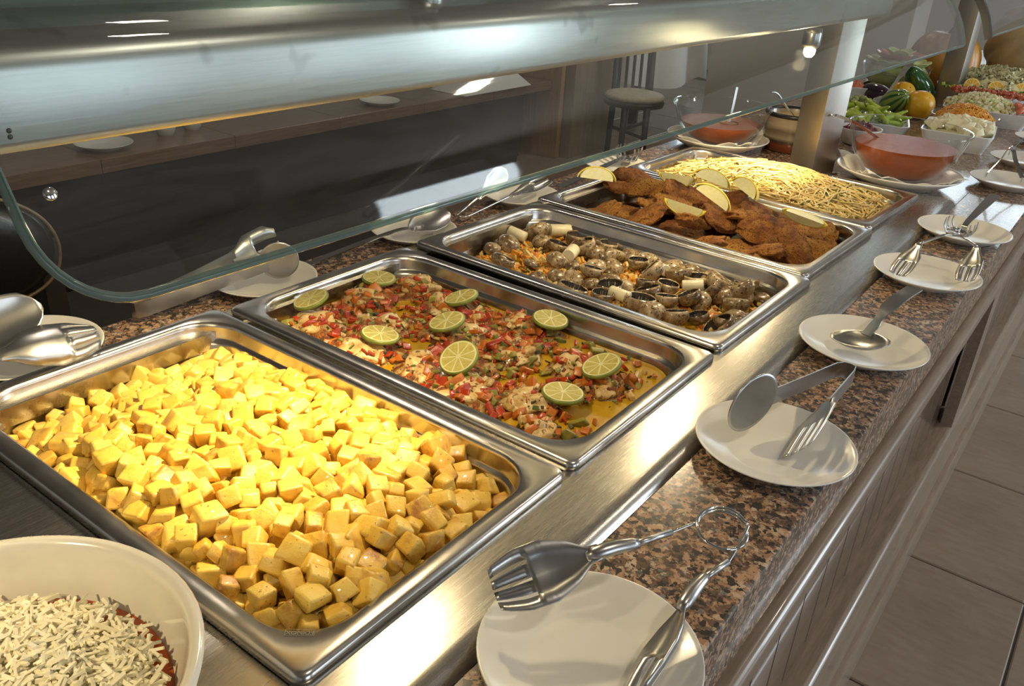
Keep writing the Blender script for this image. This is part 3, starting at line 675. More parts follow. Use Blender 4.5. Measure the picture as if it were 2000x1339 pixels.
LIMES = [((0.052, 0.557), (0.0, 0.05, .3), 'lime slice lying flat near the back corner of the fish tray'), ((0.050, 0.432), (0.15, -0.30, .5), 'lime slice tilted up at the back edge of the fish tray nearest the potatoes'),
         ((0.187, 0.580), (-0.1, -0.28, .9), 'tilted lime slice beside the tray wall shared with the mushrooms'), ((0.187, 0.423), (-0.12, 0.1, 0), 'large lime slice lying near the potato tray side of the fish'),
         ((0.224, 0.507), (0.12, -.25, .4), 'lime slice leaning in the middle of the fish tray'), ((0.314, 0.613), (0.0, 0.12, 0), 'lime slice standing proud beside the oil pool of the fish tray'),
         ((0.307, 0.432), (0.40, -0.42, .7), 'lime slice seen edge-on in the fish tray next to the potatoes'), ((0.439, 0.538), (0.22, -0.30, .2), 'brown-edged lime slice tilted over dark peppers near the front rail'),
         ((0.436, 0.461), (0.0, 0.05, 1), 'lime slice nearest the front rail in the fish tray')]
lp = citrus_slice('lime_slice', 0.0245, 0.0055, 'lime_rind', 'lime_pith', 'lime_flesh')
for i, (p, rot, lab) in enumerate(LIMES):
    z = 0.9-0.010+0.014*abs(math.sin(rot[0]))+0.013*abs(math.sin(rot[1]))*(0 if abs(rot[0]) > .6 else 1)
    o = lp if i == 0 else copy_tree(lp, (0, 0, 0), (0, 0, 0)); o.location = (*p, z); o.rotation_euler = rot; tag(o, lab, 'lime slice', 'lime slices on the fish')

# ---------------------------------------------------------------- food: mushrooms
def carrot_h(x, y): return -0.054
juice = mesh('mushroom_juice', *xf(loft([rrect(0.226, 0.124, 0.040, -0.0635, 8), rrect(0.229, 0.127, 0.041, -0.0575, 8)], True, True), trs((*PANS[2][0], 0.9), (0, 0, PANS[2][1]))), M['oil'], smooth=False)
tag(juice, 'thin brown cooking juice under the mushrooms', 'sauce')
bits('diced_carrot', 1500, lambda x, y: -0.056+0.012*(0.5+0.5*noise.noise(Vector((x*20, y*20, 0))))+0.004, lambda x, y: 0.75 if x < 0.05 else 0.5, {'carrot': 5, 'onion_bit': 2.5, 'pepper_orange': 1, 'herb_green': 1.2}, (0.006, 0.012), 9, 2, 'diced carrot and onion under the roasted mushrooms', 'vegetables')
def mushroom(name):
    root = empty(name)
    V, F = lathe([(0.0166, 0.0012), (0.0176, 0.0000), (0.0188, 0.0030), (0.0190, 0.0085), (0.0166, 0.0140), (0.0115, 0.0178), (0.0055, 0.0192), (0, 0.0195)][::-1], 28)
    V = [v*(1+0.10*noise.noise(v*60)) for v in V]; mesh('cap', V, F, M['mush_cap'], root, local=True)
    seg = 56; prof = [(0.0174, 0.0004), (0.0166, 0.0050), (0.0140, 0.0105), (0.0085, 0.0140), (0.0030, 0.0142)]; V = []; F = []
    for r, z in prof: V += [Vector((r*math.cos(2*PI*i/seg), r*math.sin(2*PI*i/seg), z+(0.0011 if i % 2 else 0)*(r > 0.004))) for i in range(seg)]
    for a in range(len(prof)-1):
        for i in range(seg): j = (i+1) % seg; F.append([a*seg+i, a*seg+j, (a+1)*seg+j, (a+1)*seg+i])
    mesh('gills', V, F, M['mush_gill'], root, local=True, smooth=False)
    V, F = lathe([(0.0034, 0.0145), (0.0040, 0.0105), (0.0034, 0.0070), (0, 0.0062)], 12); mesh('stem_stub', V, F, M['mush_cap'], root, local=True); return root
CUPS = [(0.124, 0.918), (0.156, 0.938), (0.218, 0.955), (0.301, 0.911), (0.335, 0.946), (0.37, 0.946), (0.412, 0.955), (0.438, 0.985), (0.458, 0.897), (0.435, 0.814), (0.408, 0.797), (0.374, 0.835), (0.337, 0.844), (0.354, 0.881), (0.474, 0.824), (0.473, 0.794), (0.132, 0.972), (0.055, 0.944), (0.11, 0.783), (0.299, 0.776), (0.252, 0.77), (0.19, 0.975), (0.27, 0.935), (0.395, 0.86), (0.32, 0.87), (0.40, 0.92), (0.235, 0.85), (0.29, 0.81), (0.44, 0.945), (0.35, 0.80), (0.155, 0.955), (0.205, 0.93)]
CAPS = [(0.055, 0.862), (0.05, 0.827), (0.088, 0.922), (0.138, 0.817), (0.16, 0.857), (0.194, 0.809), (0.217, 0.821), (0.221, 0.883), (0.269, 0.851), (0.297, 0.852), (0.257, 0.817), (0.185, 0.94), (0.235, 0.975), (0.265, 0.975), (0.287, 0.955), (0.314, 0.975), (0.333, 0.961), (0.345, 0.983), (0.411, 0.881), (0.433, 0.929), (0.452, 0.952), (0.475, 0.975), (0.48, 0.857), (0.189, 0.863), (0.174, 0.783), (0.378, 0.786), (0.09, 0.80), (0.24, 0.905), (0.385, 0.975)]
MUSH = {}; ms = mushroom('mushroom'); first = True; rr = random.Random(4)
def put_mush(p, rot, s, z, lab, grp):
    global first
    o = ms if first else copy_tree(ms, (0, 0, 0), (0, 0, 0)); first = False
    o.location = (*p, z); o.rotation_euler = rot; o.scale = (s, s, s*rr.uniform(.9, 1.1)); tag(o, lab, 'mushroom', grp); MUSH.setdefault(grp, []).append(o)
for p in CUPS:   # opening up: cap turned over, leaning towards the customer side at random
    t = rr.uniform(0.05, 0.95); a = rr.uniform(-2.4, 0.8)
    rot = (Matrix.Rotation(a, 3, 'Z') @ Matrix.Rotation(PI-t, 3, 'Y')).to_euler(); put_mush(p, rot, rr.uniform(0.85, 1.30), 0.9-0.024+rr.uniform(-.003, .004), 'roasted mushroom turned over with dark gills showing', 'upturned mushrooms')
for p in CAPS:
    t = rr.uniform(0.0, 0.6); a = rr.uniform(0, 6.28); rot = (Matrix.Rotation(a, 3, 'Z') @ Matrix.Rotation(t, 3, 'Y')).to_euler()
    put_mush(p, rot, rr.uniform(0.75, 1.15), 0.9-0.046+rr.uniform(-.002, .006), 'roasted mushroom lying with its pale brown cap up', 'mushroom caps')
row_labels(MUSH['upturned mushrooms'], 2, 'upturned dark-gilled mushroom', 'fish tray', 'cutlet tray'); row_labels(MUSH['mushroom caps'], 2, 'pale-capped mushroom', 'fish tray', 'cutlet tray')
LEEKO = []
LEEK = [((0.045, 0.905), 0.2), ((0.087, 0.978), 0.9), ((0.316, 0.797), 0.1), ((0.382, 0.909), 0.5), ((0.165, 0.894), 1.9), ((0.311, 0.939), 2.5)]
lk = None
for p, a in LEEK:
    if lk is None: lk = o = mesh('palm_heart_chunk', *xf(lathe([(0, -0.019), (0.0095, -0.0185), (0.0105, -0.017), (0.0108, 0.017), (0.0095, 0.0185), (0, 0.019)], 20), trs((0, 0, 0), (0, PI/2, 0))), M['leek'], flat_angle=50)
    else: o = lk.copy(); COL.objects.link(o)
    o.location = (*p, 0.9-0.028); o.rotation_euler = (0, rr.uniform(-.25, .25), a); s = rr.uniform(.8, 1.05); o.scale = (s, s, s); tag(o, 'pale cylindrical vegetable chunk among the mushrooms', 'vegetable', 'pale chunks in the mushroom tray'); LEEKO.append(o)

row_labels(LEEKO, 2, 'pale cylindrical chunk', 'fish tray', 'cutlet tray')
# ---------------------------------------------------------------- food: breaded cutlets and lemon wedges
def cutlet_geo(seed):
    rnd = random.Random(seed); V, F = blob(0.042*rnd.uniform(.85, 1.2), 0.026*rnd.uniform(.85, 1.15), 0.0090, 0.35, 1.3, 50+seed, 5, 0.85)
    off = Vector((seed*5.0, 0, 0)); bend = rnd.uniform(-4, 6)
    return [Vector((v.x, v.y, v.z+bend*v.x*v.x))+v.normalized()*(0.0020*noise.noise(v*70+off)+0.0016*noise.noise(v*230+off)+0.0012*noise.noise(v*620+off))+Vector((0, 0, 0.0022*noise.noise(v*140-off))) for v in V], F
CG = [cutlet_geo(i) for i in range(6)]
CUT = [((0.045, 1.10), 0, .1, .3, -.03), ((0.095, 1.110), .1, -.35, .2, -.014), ((0.060, 1.30), .15, .2, .9, .004), ((0.060, 1.245), -.1, .15, .6, -.004), ((0.105, 1.255), .25, -.2, .3, .002), ((0.175, 1.285), .2, .2, .5, -.002), ((0.170, 1.135), .2, -.45, .1, -.012), ((0.155, 1.205), -.1, .1, .8, -.010),
       ((0.270, 1.275), .35, -.3, .15, .002), ((0.315, 1.105), -.25, -.3, -.1, -.016), ((0.262, 1.150), -.3, .35, 1.3, -.004), ((0.295, 1.195), .3, .2, 1.1, -.002), ((0.320, 1.235), -.3, .1, 1.2, .002), ((0.325, 1.290), .2, .25, .8, -.003), ((0.375, 1.205), .35, .15, .25, -.002), ((0.405, 1.125), -.2, -.3, .2, -.014),
       ((0.450, 1.165), .2, .55, -.2, -.008), ((0.445, 1.090), 0, .2, .1, -.032), ((0.440, 1.285), .25, -.15, .1, -.012), ((0.470, 1.235), .3, .1, .15, -.020), ((0.365, 1.285), -.2, .2, .4, -.01), ((0.190, 1.215), .1, .2, .4, -.004), ((0.405, 1.300), .1, .1, -.2, -.016), ((0.475, 1.275), .1, .1, .1, -.032),
       ((0.215, 1.085), 0, 0, .2, -.034), ((0.10, 1.19), 0, .1, .5, -.03), ((0.23, 1.18), 0, .1, .2, -.03), ((0.35, 1.16), .1, 0, .7, -.03), ((0.42, 1.21), 0, .1, .2, -.034), ((0.13, 1.30), 0, .1, 1, -.03), ((0.24, 1.30), 0, .1, .1, -.028), ((0.33, 1.30), 0, .1, .3, -.034)]
cm = [None]*6; CUTO = []
for i, (p, rx, ry, rz, dz) in enumerate(CUT):
    v = i % 6
    if cm[v] is None: o = cm[v] = mesh('breaded_cutlet', *CG[v], M['breaded'])
    else: o = cm[v].copy(); COL.objects.link(o)
    o.location = (*p, 0.9-0.004+dz*1.25); o.rotation_euler = (rx*1.25+0.12, ry*1.25, rz); s = 1.0 if i < 24 else 1.0; o.scale = (s, s*1.05, s*1.15)
    tag(o, 'brown breaded cutlet piled in the lemon-topped tray', 'cutlet', 'breaded cutlets'); CUTO.append(o)
row_labels(CUTO, 3, 'brown breaded cutlet', 'mushroom tray', 'spaghetti tray')
def lemon_wedge(name, ang=0.95):
    root = empty(name); n = 18; m = 6; a, b = 0.031, 0.021
    V = []; F = []
    for i in range(n+1):
        t = PI*i/n; x = -a*math.cos(t)*(1+0.12*abs(math.cos(t))**6); r = b*math.sin(t)**0.9
        for q in range(m+1): w = -ang/2+ang*q/m; V.append(Vector((x, r*math.sin(w), -r*math.cos(w))))
    for i in range(n):
        for q in range(m): F.append([i*(m+1)+q, i*(m+1)+q+1, (i+1)*(m+1)+q+1, (i+1)*(m+1)+q])
    solid(mesh('rind', V, F, M['lemon_rind'], root, local=True), 0.0022)
    V2 = []; F2 = []
    for sgn in (-1, 1):
        bq = len(V2); w = sgn*ang/2
        ring = [Vector((-a*0.96*math.cos(PI*i/n), 0.95*b*math.sin(PI*i/n)**0.9*math.sin(w), -0.95*b*math.sin(PI*i/n)**0.9*math.cos(w))) for i in range(n+1)]
        V2 += ring; F2.append(list(range(bq, bq+n+1)) if sgn > 0 else list(range(bq, bq+n+1))[::-1])
    mesh('flesh', V2, F2, M['lemon_flesh'], root, local=True, smooth=False); return root
LEM = [((0.057, 1.140), (2.6, .15, .9), 'lemon wedge draped over the cutlets near the back edge'), ((0.149, 1.300), (0.5, 0, .2), 'lemon wedge beside the spaghetti tray wall'), ((0.222, 1.300), (2.5, .3, .6), 'upright lemon wedge between the cutlets and spaghetti'),
       ((0.252, 1.125), (0.65, .1, .1), 'large lemon wedge facing the mushrooms'), ((0.275, 1.185), (2.7, .5, .3), 'lemon wedge standing behind the large one on the cutlets'), ((0.292, 1.290), (2.2, .2, -.5), 'thin lemon wedge lying against the spaghetti tray'), ((0.440, 1.215), (1.2, .2, .25), 'lemon slice nearest the front rail among the cutlets')]
lw = lemon_wedge('lemon_wedge')
for i, (p, rot, lab) in enumerate(LEM):
    o = lw if i == 0 else copy_tree(lw, (0, 0, 0), (0, 0, 0)); o.location = (*p, 0.928); o.rotation_euler = rot; o.scale = (1.15,)*3; tag(o, lab, 'lemon', 'lemon wedges on the cutlets')

# ---------------------------------------------------------------- food: spaghetti
def pasta_h(x, y): return -0.021+0.036*sstep(-0.23, -0.06, x)*sstep(0.24, 0.0, x-0.02)*(1-0.5*(y/0.13)**2)+0.004*noise.noise(Vector((x*16, y*16, 6)))
def strand_mesh(name, n, k, hf, L, r, seed, hx, hy, mat, label, cat, cr=0.04, seg=5, wig=0.5):
    rd = random.Random(seed); parts = []
    while len(parts) < n:
        x = rd.uniform(-hx, hx); y = rd.uniform(-hy, hy)
        if not in_rr(x, y, hx, hy, cr): continue
        a = rd.uniform(0, 6.28); ka = rd.gauss(0, wig); st = L/9*rd.uniform(.6, 1.2); P = []; lift = rd.uniform(0, 0.005); hump = rd.choice((0, 0, 0.004, 0.008))
        for i in range(10):
            if in_rr(x, y, hx, hy, cr): P.append(Vector((*inpan(k, x, y), 0.9+hf(x, y)+lift+hump*math.sin(PI*i/9)+0.0012*math.sin(i*2.1+a))))
            x += st*math.cos(a); y += st*math.sin(a); a += ka+rd.gauss(0, .16)
        if len(P) > 3: parts.append(tube(spline(P, 2), r, seg))
    return tag(mesh(name, *join(*parts), M[mat]), label, cat, None, 'stuff')
V = []; F = []; nx, ny = 40, 24
for i in range(nx+1):
    for j in range(ny+1):
        x = -0.228+0.456*i/nx; y = -0.124+0.248*j/ny; V.append(Vector((*inpan(4, x, y), 0.9+pasta_h(x, y)-0.004)))
for i in range(nx):
    for j in range(ny): F.append([i*(ny+1)+j, (i+1)*(ny+1)+j, (i+1)*(ny+1)+j+1, i*(ny+1)+j+1])
strand_mesh('spaghetti', 620, 4, pasta_h, 0.21, 0.0016, 2, 0.230, 0.126, 'spaghetti', 'tangled spaghetti heaped in the farthest steel tray', 'spaghetti', 0.04, 5, 0.20)
tag(mesh('spaghetti_bed', V, F, M['spaghetti']), 'packed spaghetti underneath the loose strands', 'spaghetti', None, 'stuff')
bits('chopped_herbs', 700, lambda x, y: pasta_h(x, y)+0.006, lambda x, y: max(0.05, 0.35+0.9*noise.noise(Vector((x*12, y*12, 9)))+(0.35 if abs(x) > .13 else 0)), {'herb_green': 3, 'herb_dark': 1, 'onion_bit': 0.8}, (0.004, 0.009), 31, 4, 'chopped green herbs sprinkled over the spaghetti', 'herbs')

# ---------------------------------------------------------------- saucer plates
plate_prof = [(0, 0.0040), (0.044, 0.0040), (0.0465, 0.0046), (0.049, 0.0056), (0.060, 0.0092), (0.0775, 0.0175), (0.0805, 0.0192), (0.0818, 0.0192), (0.0820, 0.0182), (0.0800, 0.0165), (0.062, 0.0066), (0.052, 0.0020), (0.050, 0.0), (0.044, 0.0), (0.043, 0.0018), (0, 0.0018)]
plm = None
def plate(x, y, lab, s=1.0, z=ZG, grp='saucers for the serving tools', tilt=(0, 0)):
    global plm
    if plm is None: o = plm = mesh('saucer', *lathe(plate_prof, 64), M['porcelain'])
    else: o = plm.copy(); COL.objects.link(o)
    o.location = (x, y, z); o.scale = (s, s, s); o.rotation_euler = (tilt[0], tilt[1], 0); tag(o, lab, 'plate', grp); return o
plate(0.664, 0.153, 'white saucer holding wire salad tongs beside the potato tray')
plate(0.661, 0.520, 'white saucer with flat disc tongs beside the fish tray')
plate(0.659, 0.836, 'white saucer holding a serving spoon beside the mushrooms')
plate(0.659, 1.184, 'white saucer with shiny arched tongs beside the cutlets')
plate(0.657, 1.484, 'white saucer holding a slotted spaghetti server on the granite edge')
plate(0.655, 1.985, 'white saucer with folded tongs beside the right tomato soup bowl')
plate(0.650, 2.27, 'white saucer beyond the soup bowl with steel tongs on it')
plate(0.655, 2.62, 'white saucer on the granite edge beside the shredded carrots')
plate(-0.075, 0.120, 'white saucer with big spoon-and-fork tongs behind the potato tray')
plate(-0.058, 0.441, 'white saucer behind the fish tray under flat steel tongs', 0.90)
plate(-0.055, 0.747, 'white saucer behind the mushroom tray holding a long spoon', 0.88)
plate(-0.052, 1.045, 'white saucer under wire tongs behind the cutlet tray', 0.92)
plate(-0.042, 1.392, 'white saucer behind the spaghetti tray under a toothed server', 0.90)

# ---------------------------------------------------------------- serving tools
def tool(name, lab, cat, loc): return tag(empty(name, loc), lab, cat)
ST = M['steel_tool']; CH = M['chrome']
FORKW = [(0, 0.012), (0.10, 0.013), (0.28, 0.034), (0.50, 0.047), (0.75, 0.046), (0.93, 0.036), (1.0, 0.030)]
SPOONW = [(0, 0.011), (0.06, 0.014), (0.2, 0.034), (0.45, 0.052), (0.65, 0.053), (0.82, 0.043), (0.93, 0.026), (1.0, 0.006)]
# wire salad tongs lying on the nearest front saucer
t = tool('salad_tongs', 'wire-sprung salad tongs with two fork heads on the nearest front saucer', 'tongs', (0.66, 0.2, 0.9))
solid(mesh('fork_head', *blade((0.640, 0.196, 0.947), (0.594, 0.128, 0.930), (0.35, -0.5, 0.8), FORKW, 0.009, 4, 0.62), ST, t), 0.0011)
mesh('fork_handle', *tube(spline([(0.634, 0.188, 0.944), (0.646, 0.207, 0.947), (0.657, 0.224, 0.946)], 3), [0.003, 0.0055, 0.0060, 0.0058, 0.0054, 0.005, 0.0038], 12), ST, t)
solid(mesh('fork_head', *blade((0.706, 0.212, 0.926), (0.708, 0.135, 0.906), (-0.75, -0.30, 0.5), [(a, b*0.92) for a, b in FORKW], 0.009, 4, 0.56), ST, t), 0.0011)
mesh('fork_handle', *tube(spline([(0.706, 0.205, 0.924), (0.7055, 0.228, 0.927), (0.706, 0.246, 0.927)], 3), [0.003, 0.0052, 0.0056, 0.0054, 0.005, 0.0046, 0.0036], 12), ST, t)
loop = [(0.655, 0.221, 0.946), (0.667, 0.252, 0.943), (0.677, 0.282, 0.941)]
cc = Vector((0.697, 0.291, 0.938)); u = Vector((0.8, 0.6, 0.02))*0.0200; v = Vector((0.594, -0.772, -0.23))*0.0200
loop += [tuple(cc+u*math.cos(PI-a)-v*math.sin(PI-a)+Vector((0, 0, 0.0005*a))) for a in [i*3*PI/30 for i in range(1, 31)]]
loop += [(0.7135, 0.272, 0.930), (0.709, 0.255, 0.928), (0.706, 0.243, 0.927)]
mesh('wire_spring', *tube(spline(loop, 3), 0.00135, 8), CH, t)
mesh('wire_sleeve', *tube([(0.655, 0.221, 0.946), (0.6615, 0.237, 0.9448), (0.669, 0.257, 0.943)], 0.0026, 10), ST, t)
mesh('wire_sleeve', *tube([(0.7135, 0.270, 0.930), (0.709, 0.255, 0.928), (0.706, 0.243, 0.927)], 0.0026, 10), ST, t)
# flat tongs with a round disc on the second saucer
def disc(c, n, r, th=0.0012, dish=0.002):
    n = Vector(n).normalized(); q = Vector((0, 0, 1)).rotation_difference(n).to_matrix().to_4x4(); q.translation = Vector(c)
    return xf(lathe([(0, -dish), (r*0.5, -dish*0.7), (r*0.9, -dish*0.1), (r, 0), (r, th), (r*0.9, th-dish*0.1), (r*0.5, th-dish*0.7), (0, th-dish)], 40), q)
t = tool('flat_tongs', 'folded flat steel tongs with a round disc and a fork on the second saucer', 'tongs', (0.66, 0.6, 0.9))
mesh('disc_head', *disc((0.633, 0.510, 0.9360), (0.93, -0.34, -0.08), 0.0345), ST, t)
arm = spline([(0.633, 0.530, 0.930), (0.640, 0.562, 0.925), (0.662, 0.702, 0.908)], 8)
mesh('arm', *strip(arm+[Vector((0.667, 0.716, 0.906)), Vector((0.675, 0.720, 0.905)), Vector((0.682, 0.714, 0.906))]+spline([(0.684, 0.700, 0.907), (0.688, 0.600, 0.917), (0.688, 0.590, 0.918)], 4), (0, 0, 1), 0.020, 0.0014), ST, t, flat_angle=50)
solid(mesh('fork_head', *blade((0.686, 0.596, 0.922), (0.690, 0.497, 0.910), (-0.62, -0.55, 0.45), [(0, 0.020), (0.12, 0.022), (0.22, 0.040), (0.6, 0.044), (1, 0.040)], 0.002, 4, 0.42), ST, t), 0.0012)
# serving spoon on the third saucer
t = tool('serving_spoon', 'steel serving spoon resting bowl-down on the third saucer', 'spoon', (0.66, 0.82, 0.9))
solid(mesh('spoon_bowl', *blade((0.664, 0.832, 0.914), (0.653, 0.793, 0.905), (-0.12, 0.30, 0.95), [(0, 0.020), (0.08, 0.048), (0.25, 0.074), (0.5, 0.084), (0.75, 0.074), (0.92, 0.046), (1, 0.014)], 0.013), ST, t), 0.0012)
mesh('handle', *strip(spline([(0.662, 0.826, 0.911), (0.666, 0.838, 0.920), (0.671, 0.862, 0.938), (0.680, 0.890, 0.950), (0.689, 0.918, 0.957)], 6), (0.95, -0.35, 0.1), [0.014]*8+[0.012, 0.012, 0.013, 0.015, 0.018, 0.021]+[0.022]*11, 0.0018), CH, t, flat_angle=40)
# arched tongs on the fourth saucer
def arched(lab, a_tip, a_neck, apex, b_neck, b_tip, nm=(0, -1, 0.3)):
    t = tool('arched_tongs', lab, 'tongs', apex); a_tip, a_neck, apex, b_neck, b_tip = map(Vector, (a_tip, a_neck, apex, b_neck, b_tip))
    for tip, neck in ((a_tip, a_neck), (b_tip, b_neck)):
        solid(mesh('fork_head', *blade(neck, tip, (apex-tip).cross(Vector((0, 1, 0))).cross(tip-neck) if False else nm, [(0, 0.010), (0.15, 0.014), (0.4, 0.034), (0.8, 0.036), (1, 0.028)], 0.005, 3, 0.55), ST, t), 0.0011)
    P = spline([a_neck, a_neck.lerp(apex, 0.7)+Vector((0, 0, 0.004)), apex, b_neck.lerp(apex, 0.6)+Vector((0, 0, 0.004)), b_neck], 5)
    mesh('wire_spring', *tube(P, 0.0022, 8), CH, t); mesh('coil', *tube([apex+Vector((0.010*math.cos(q), 0.010*math.sin(q), 0.001*q)) for q in [i*0.5 for i in range(26)]], 0.0014, 6), CH, t)
arched('arched wire tongs standing on the fourth saucer beside the cutlets', (0.628, 1.120, 0.903), (0.640, 1.165, 0.944), (0.676, 1.205, 0.958), (0.715, 1.210, 0.948), (0.7175, 1.163, 0.906), (-0.3, -0.9, 0.3))
# toothed server on the fifth saucer
def server(lab, c, h1, h2, up=1.0, ang=0.0):
    t = tool('spaghetti_server', lab, 'spaghetti server', c); c = Vector(c); h1 = Vector(h1); h2 = Vector(h2)
    d = (h1-c); d.z = 0; d.normalize(); s = Vector((-d.y, d.x, 0))
    V, F = [], []; nu, nv = 12, 10
    for i in range(nu+1):
        a = -1+2*i/nu
        for j in range(nv+1):
            b = -1+2*j/nv; q = max(0, 1-0.55*a*a-0.55*b*b); V.append(c+d*(a*0.024*math.sqrt(1-b*b/2))+s*(b*0.021*math.sqrt(1-a*a/2))+Vector((0, 0, -0.010*q+0.006)))
    for i in range(nu):
        for j in range(nv): F.append([i*(nv+1)+j, i*(nv+1)+j+1, (i+1)*(nv+1)+j+1, (i+1)*(nv+1)+j])
    solid(mesh('server_bowl', V, F, ST, t), 0.0012)
    for side in (-1, 1):
        for k in range(4):
            p = c+d*(-0.020+0.0125*k)+s*side*(0.015+0.004*math.sin(PI*k/3)); tip = p+s*side*0.007+Vector((0, 0, 0.026*up))-d*0.003
            mesh('tooth', *strip(spline([p+Vector((0, 0, 0.001)), p.lerp(tip, 0.55)+s*side*0.003, tip], 3), d, [0.0062]*4+[0.006, 0.0055, 0.004], 0.0013), ST, t, flat_angle=40)
    mesh('handle', *strip(spline([c+d*0.020+Vector((0, 0, 0.004)), h1, h2], 6), s, [0.010]*6+[0.011, 0.012, 0.014, 0.016, 0.018, 0.019, 0.019], 0.0016), CH, t, flat_angle=40)
server('toothed steel spaghetti server lying on the fifth saucer', (0.655, 1.450, 0.896), (0.660, 1.480, 0.914), (0.680, 1.575, 0.950))
# folded tongs on the farther saucers
def vtongs(lab, apex, f1, f2):
    t = tool('folded_tongs', lab, 'tongs', apex); apex, f1, f2 = Vector(apex), Vector(f1), Vector(f2)
    mesh('arm', *strip(spline([f1, f1.lerp(apex, 0.55), apex+Vector((-0.004, 0, 0)), apex+Vector((0.004, 0, 0)), f2.lerp(apex, 0.55), f2], 4), (0.1, 1, 0.2), 0.020, 0.0016), CH, t, flat_angle=40)
    for f in (f1, f2):
        for k in (-1, 0, 1): mesh('tooth', *strip([f+Vector((0, 0.007*k, 0.002)), f+Vector((0, 0.007*k, -0.008))], (0, 1, 0), 0.004, 0.0015), ST, t, smooth=False)
vtongs('folded steel tongs standing on the saucer beside the soup bowl', (0.640, 1.985, 0.965), (0.612, 1.945, 0.910), (0.682, 1.965, 0.910))
vtongs('folded steel tongs on the saucer beyond the soup bowl', (0.645, 2.270, 0.970), (0.612, 2.255, 0.910), (0.690, 2.285, 0.910))
# spoon-and-fork tongs behind the potato tray
t = tool('salad_tongs', 'big steel tongs with spoon and fork heads behind the potato tray', 'tongs', (-0.04, 0.08, 0.92))
solid(mesh('fork_head', *blade((-0.008, 0.062, 0.930), (-0.012, 0.168, 0.914), (-0.55, -0.1, -0.8), [(0, 0.012), (0.12, 0.020), (0.3, 0.046), (0.55, 0.056), (0.8, 0.050), (1, 0.034)], 0.012, 4, 0.68), ST, t), 0.0012)
solid(mesh('spoon_head', *blade((-0.060, 0.020, 0.935), (-0.048, 0.135, 0.952), (0.75, -0.25, 0.55), [(0, 0.012), (0.12, 0.020), (0.35, 0.050), (0.6, 0.060), (0.85, 0.048), (0.95, 0.028), (1, 0.006)], 0.010), ST, t), 0.0012)
mesh('wire_spring', *tube(spline([(-0.008, 0.062, 0.930), (-0.012, 0.02, 0.930), (-0.020, -0.04, 0.925), (-0.034, -0.06, 0.925), (-0.050, -0.04, 0.928), (-0.060, 0.020, 0.935)], 5), 0.003, 8), CH, t)
# flat tongs behind the fish tray
t = tool('flat_tongs', 'folded flat steel tongs with a disc behind the fish tray', 'tongs', (-0.06, 0.35, 0.9))
mesh('disc_head', *disc((-0.030, 0.447, 0.926), (0.80, -0.58, -0.05), 0.027), ST, t)
mesh('arm', *strip(spline([(-0.032, 0.430, 0.925), (-0.045, 0.36, 0.915), (-0.064, 0.262, 0.901)], 6)+[Vector((-0.069, 0.253, 0.900)), Vector((-0.076, 0.252, 0.900)), Vector((-0.081, 0.258, 0.901))]+spline([(-0.082, 0.268, 0.902), (-0.079, 0.340, 0.914), (-0.072, 0.408, 0.930)], 5), (0, 0, 1), 0.020, 0.0014), ST, t, flat_angle=50)
solid(mesh('fork_head', *blade((-0.073, 0.402, 0.928), (-0.058, 0.470, 0.945), (0.75, -0.3, 0.3), [(0, 0.020), (0.15, 0.024), (0.35, 0.046), (0.8, 0.050), (1, 0.030)], 0.003, 2, 0.50), ST, t), 0.0012)
# long spoon behind the mushroom tray
t = tool('serving_spoon', 'long-handled steel spoon on the saucer behind the mushrooms', 'spoon', (-0.04, 0.75, 0.9))
solid(mesh('spoon_bowl', *blade((-0.034, 0.716, 0.906), (-0.040, 0.815, 0.916), (0.35, -0.1, 0.9), [(0, 0.012), (0.10, 0.026), (0.35, 0.052), (0.6, 0.056), (0.85, 0.042), (0.95, 0.026), (1, 0.006)], 0.012), ST, t), 0.0012)
mesh('handle', *strip(spline([(-0.034, 0.722, 0.906), (-0.037, 0.690, 0.910), (-0.050, 0.60, 0.901), (-0.060, 0.515, 0.890)], 6), (1, 0, 0), [0.009]*10+[0.012]*9, 0.0018), CH, t, flat_angle=40)
# wire tongs behind the cutlets
t = tool('salad_tongs', 'wire-sprung tongs with leaf-shaped heads behind the cutlet tray', 'tongs', (-0.04, 0.95, 0.9))
solid(mesh('leaf_head', *blade((-0.046, 0.905, 0.915), (-0.036, 0.972, 0.958), (0.85, -0.4, 0.3), [(0, 0.008), (0.2, 0.012), (0.5, 0.036), (0.8, 0.038), (0.95, 0.022), (1, 0.005)], 0.004), ST, t), 0.0011)
solid(mesh('fork_head', *blade((-0.024, 0.975, 0.912), (-0.016, 1.085, 0.926), (0.5, -0.2, 0.8), [(0, 0.008), (0.2, 0.014), (0.5, 0.032), (0.8, 0.030), (1, 0.022)], 0.005, 3, 0.6), ST, t), 0.0011)
mesh('wire_spring', *tube(spline([(-0.046, 0.908, 0.917), (-0.050, 0.88, 0.905), (-0.048, 0.852, 0.897), (-0.040, 0.846, 0.897), (-0.030, 0.852, 0.897), (-0.028, 0.90, 0.902), (-0.024, 0.978, 0.912)], 5), 0.0018, 8), CH, t)
server('toothed steel server on the saucer behind the spaghetti tray', (-0.040, 1.435, 0.897), (-0.038, 1.395, 0.906), (-0.033, 1.150, 0.892), 1.15)

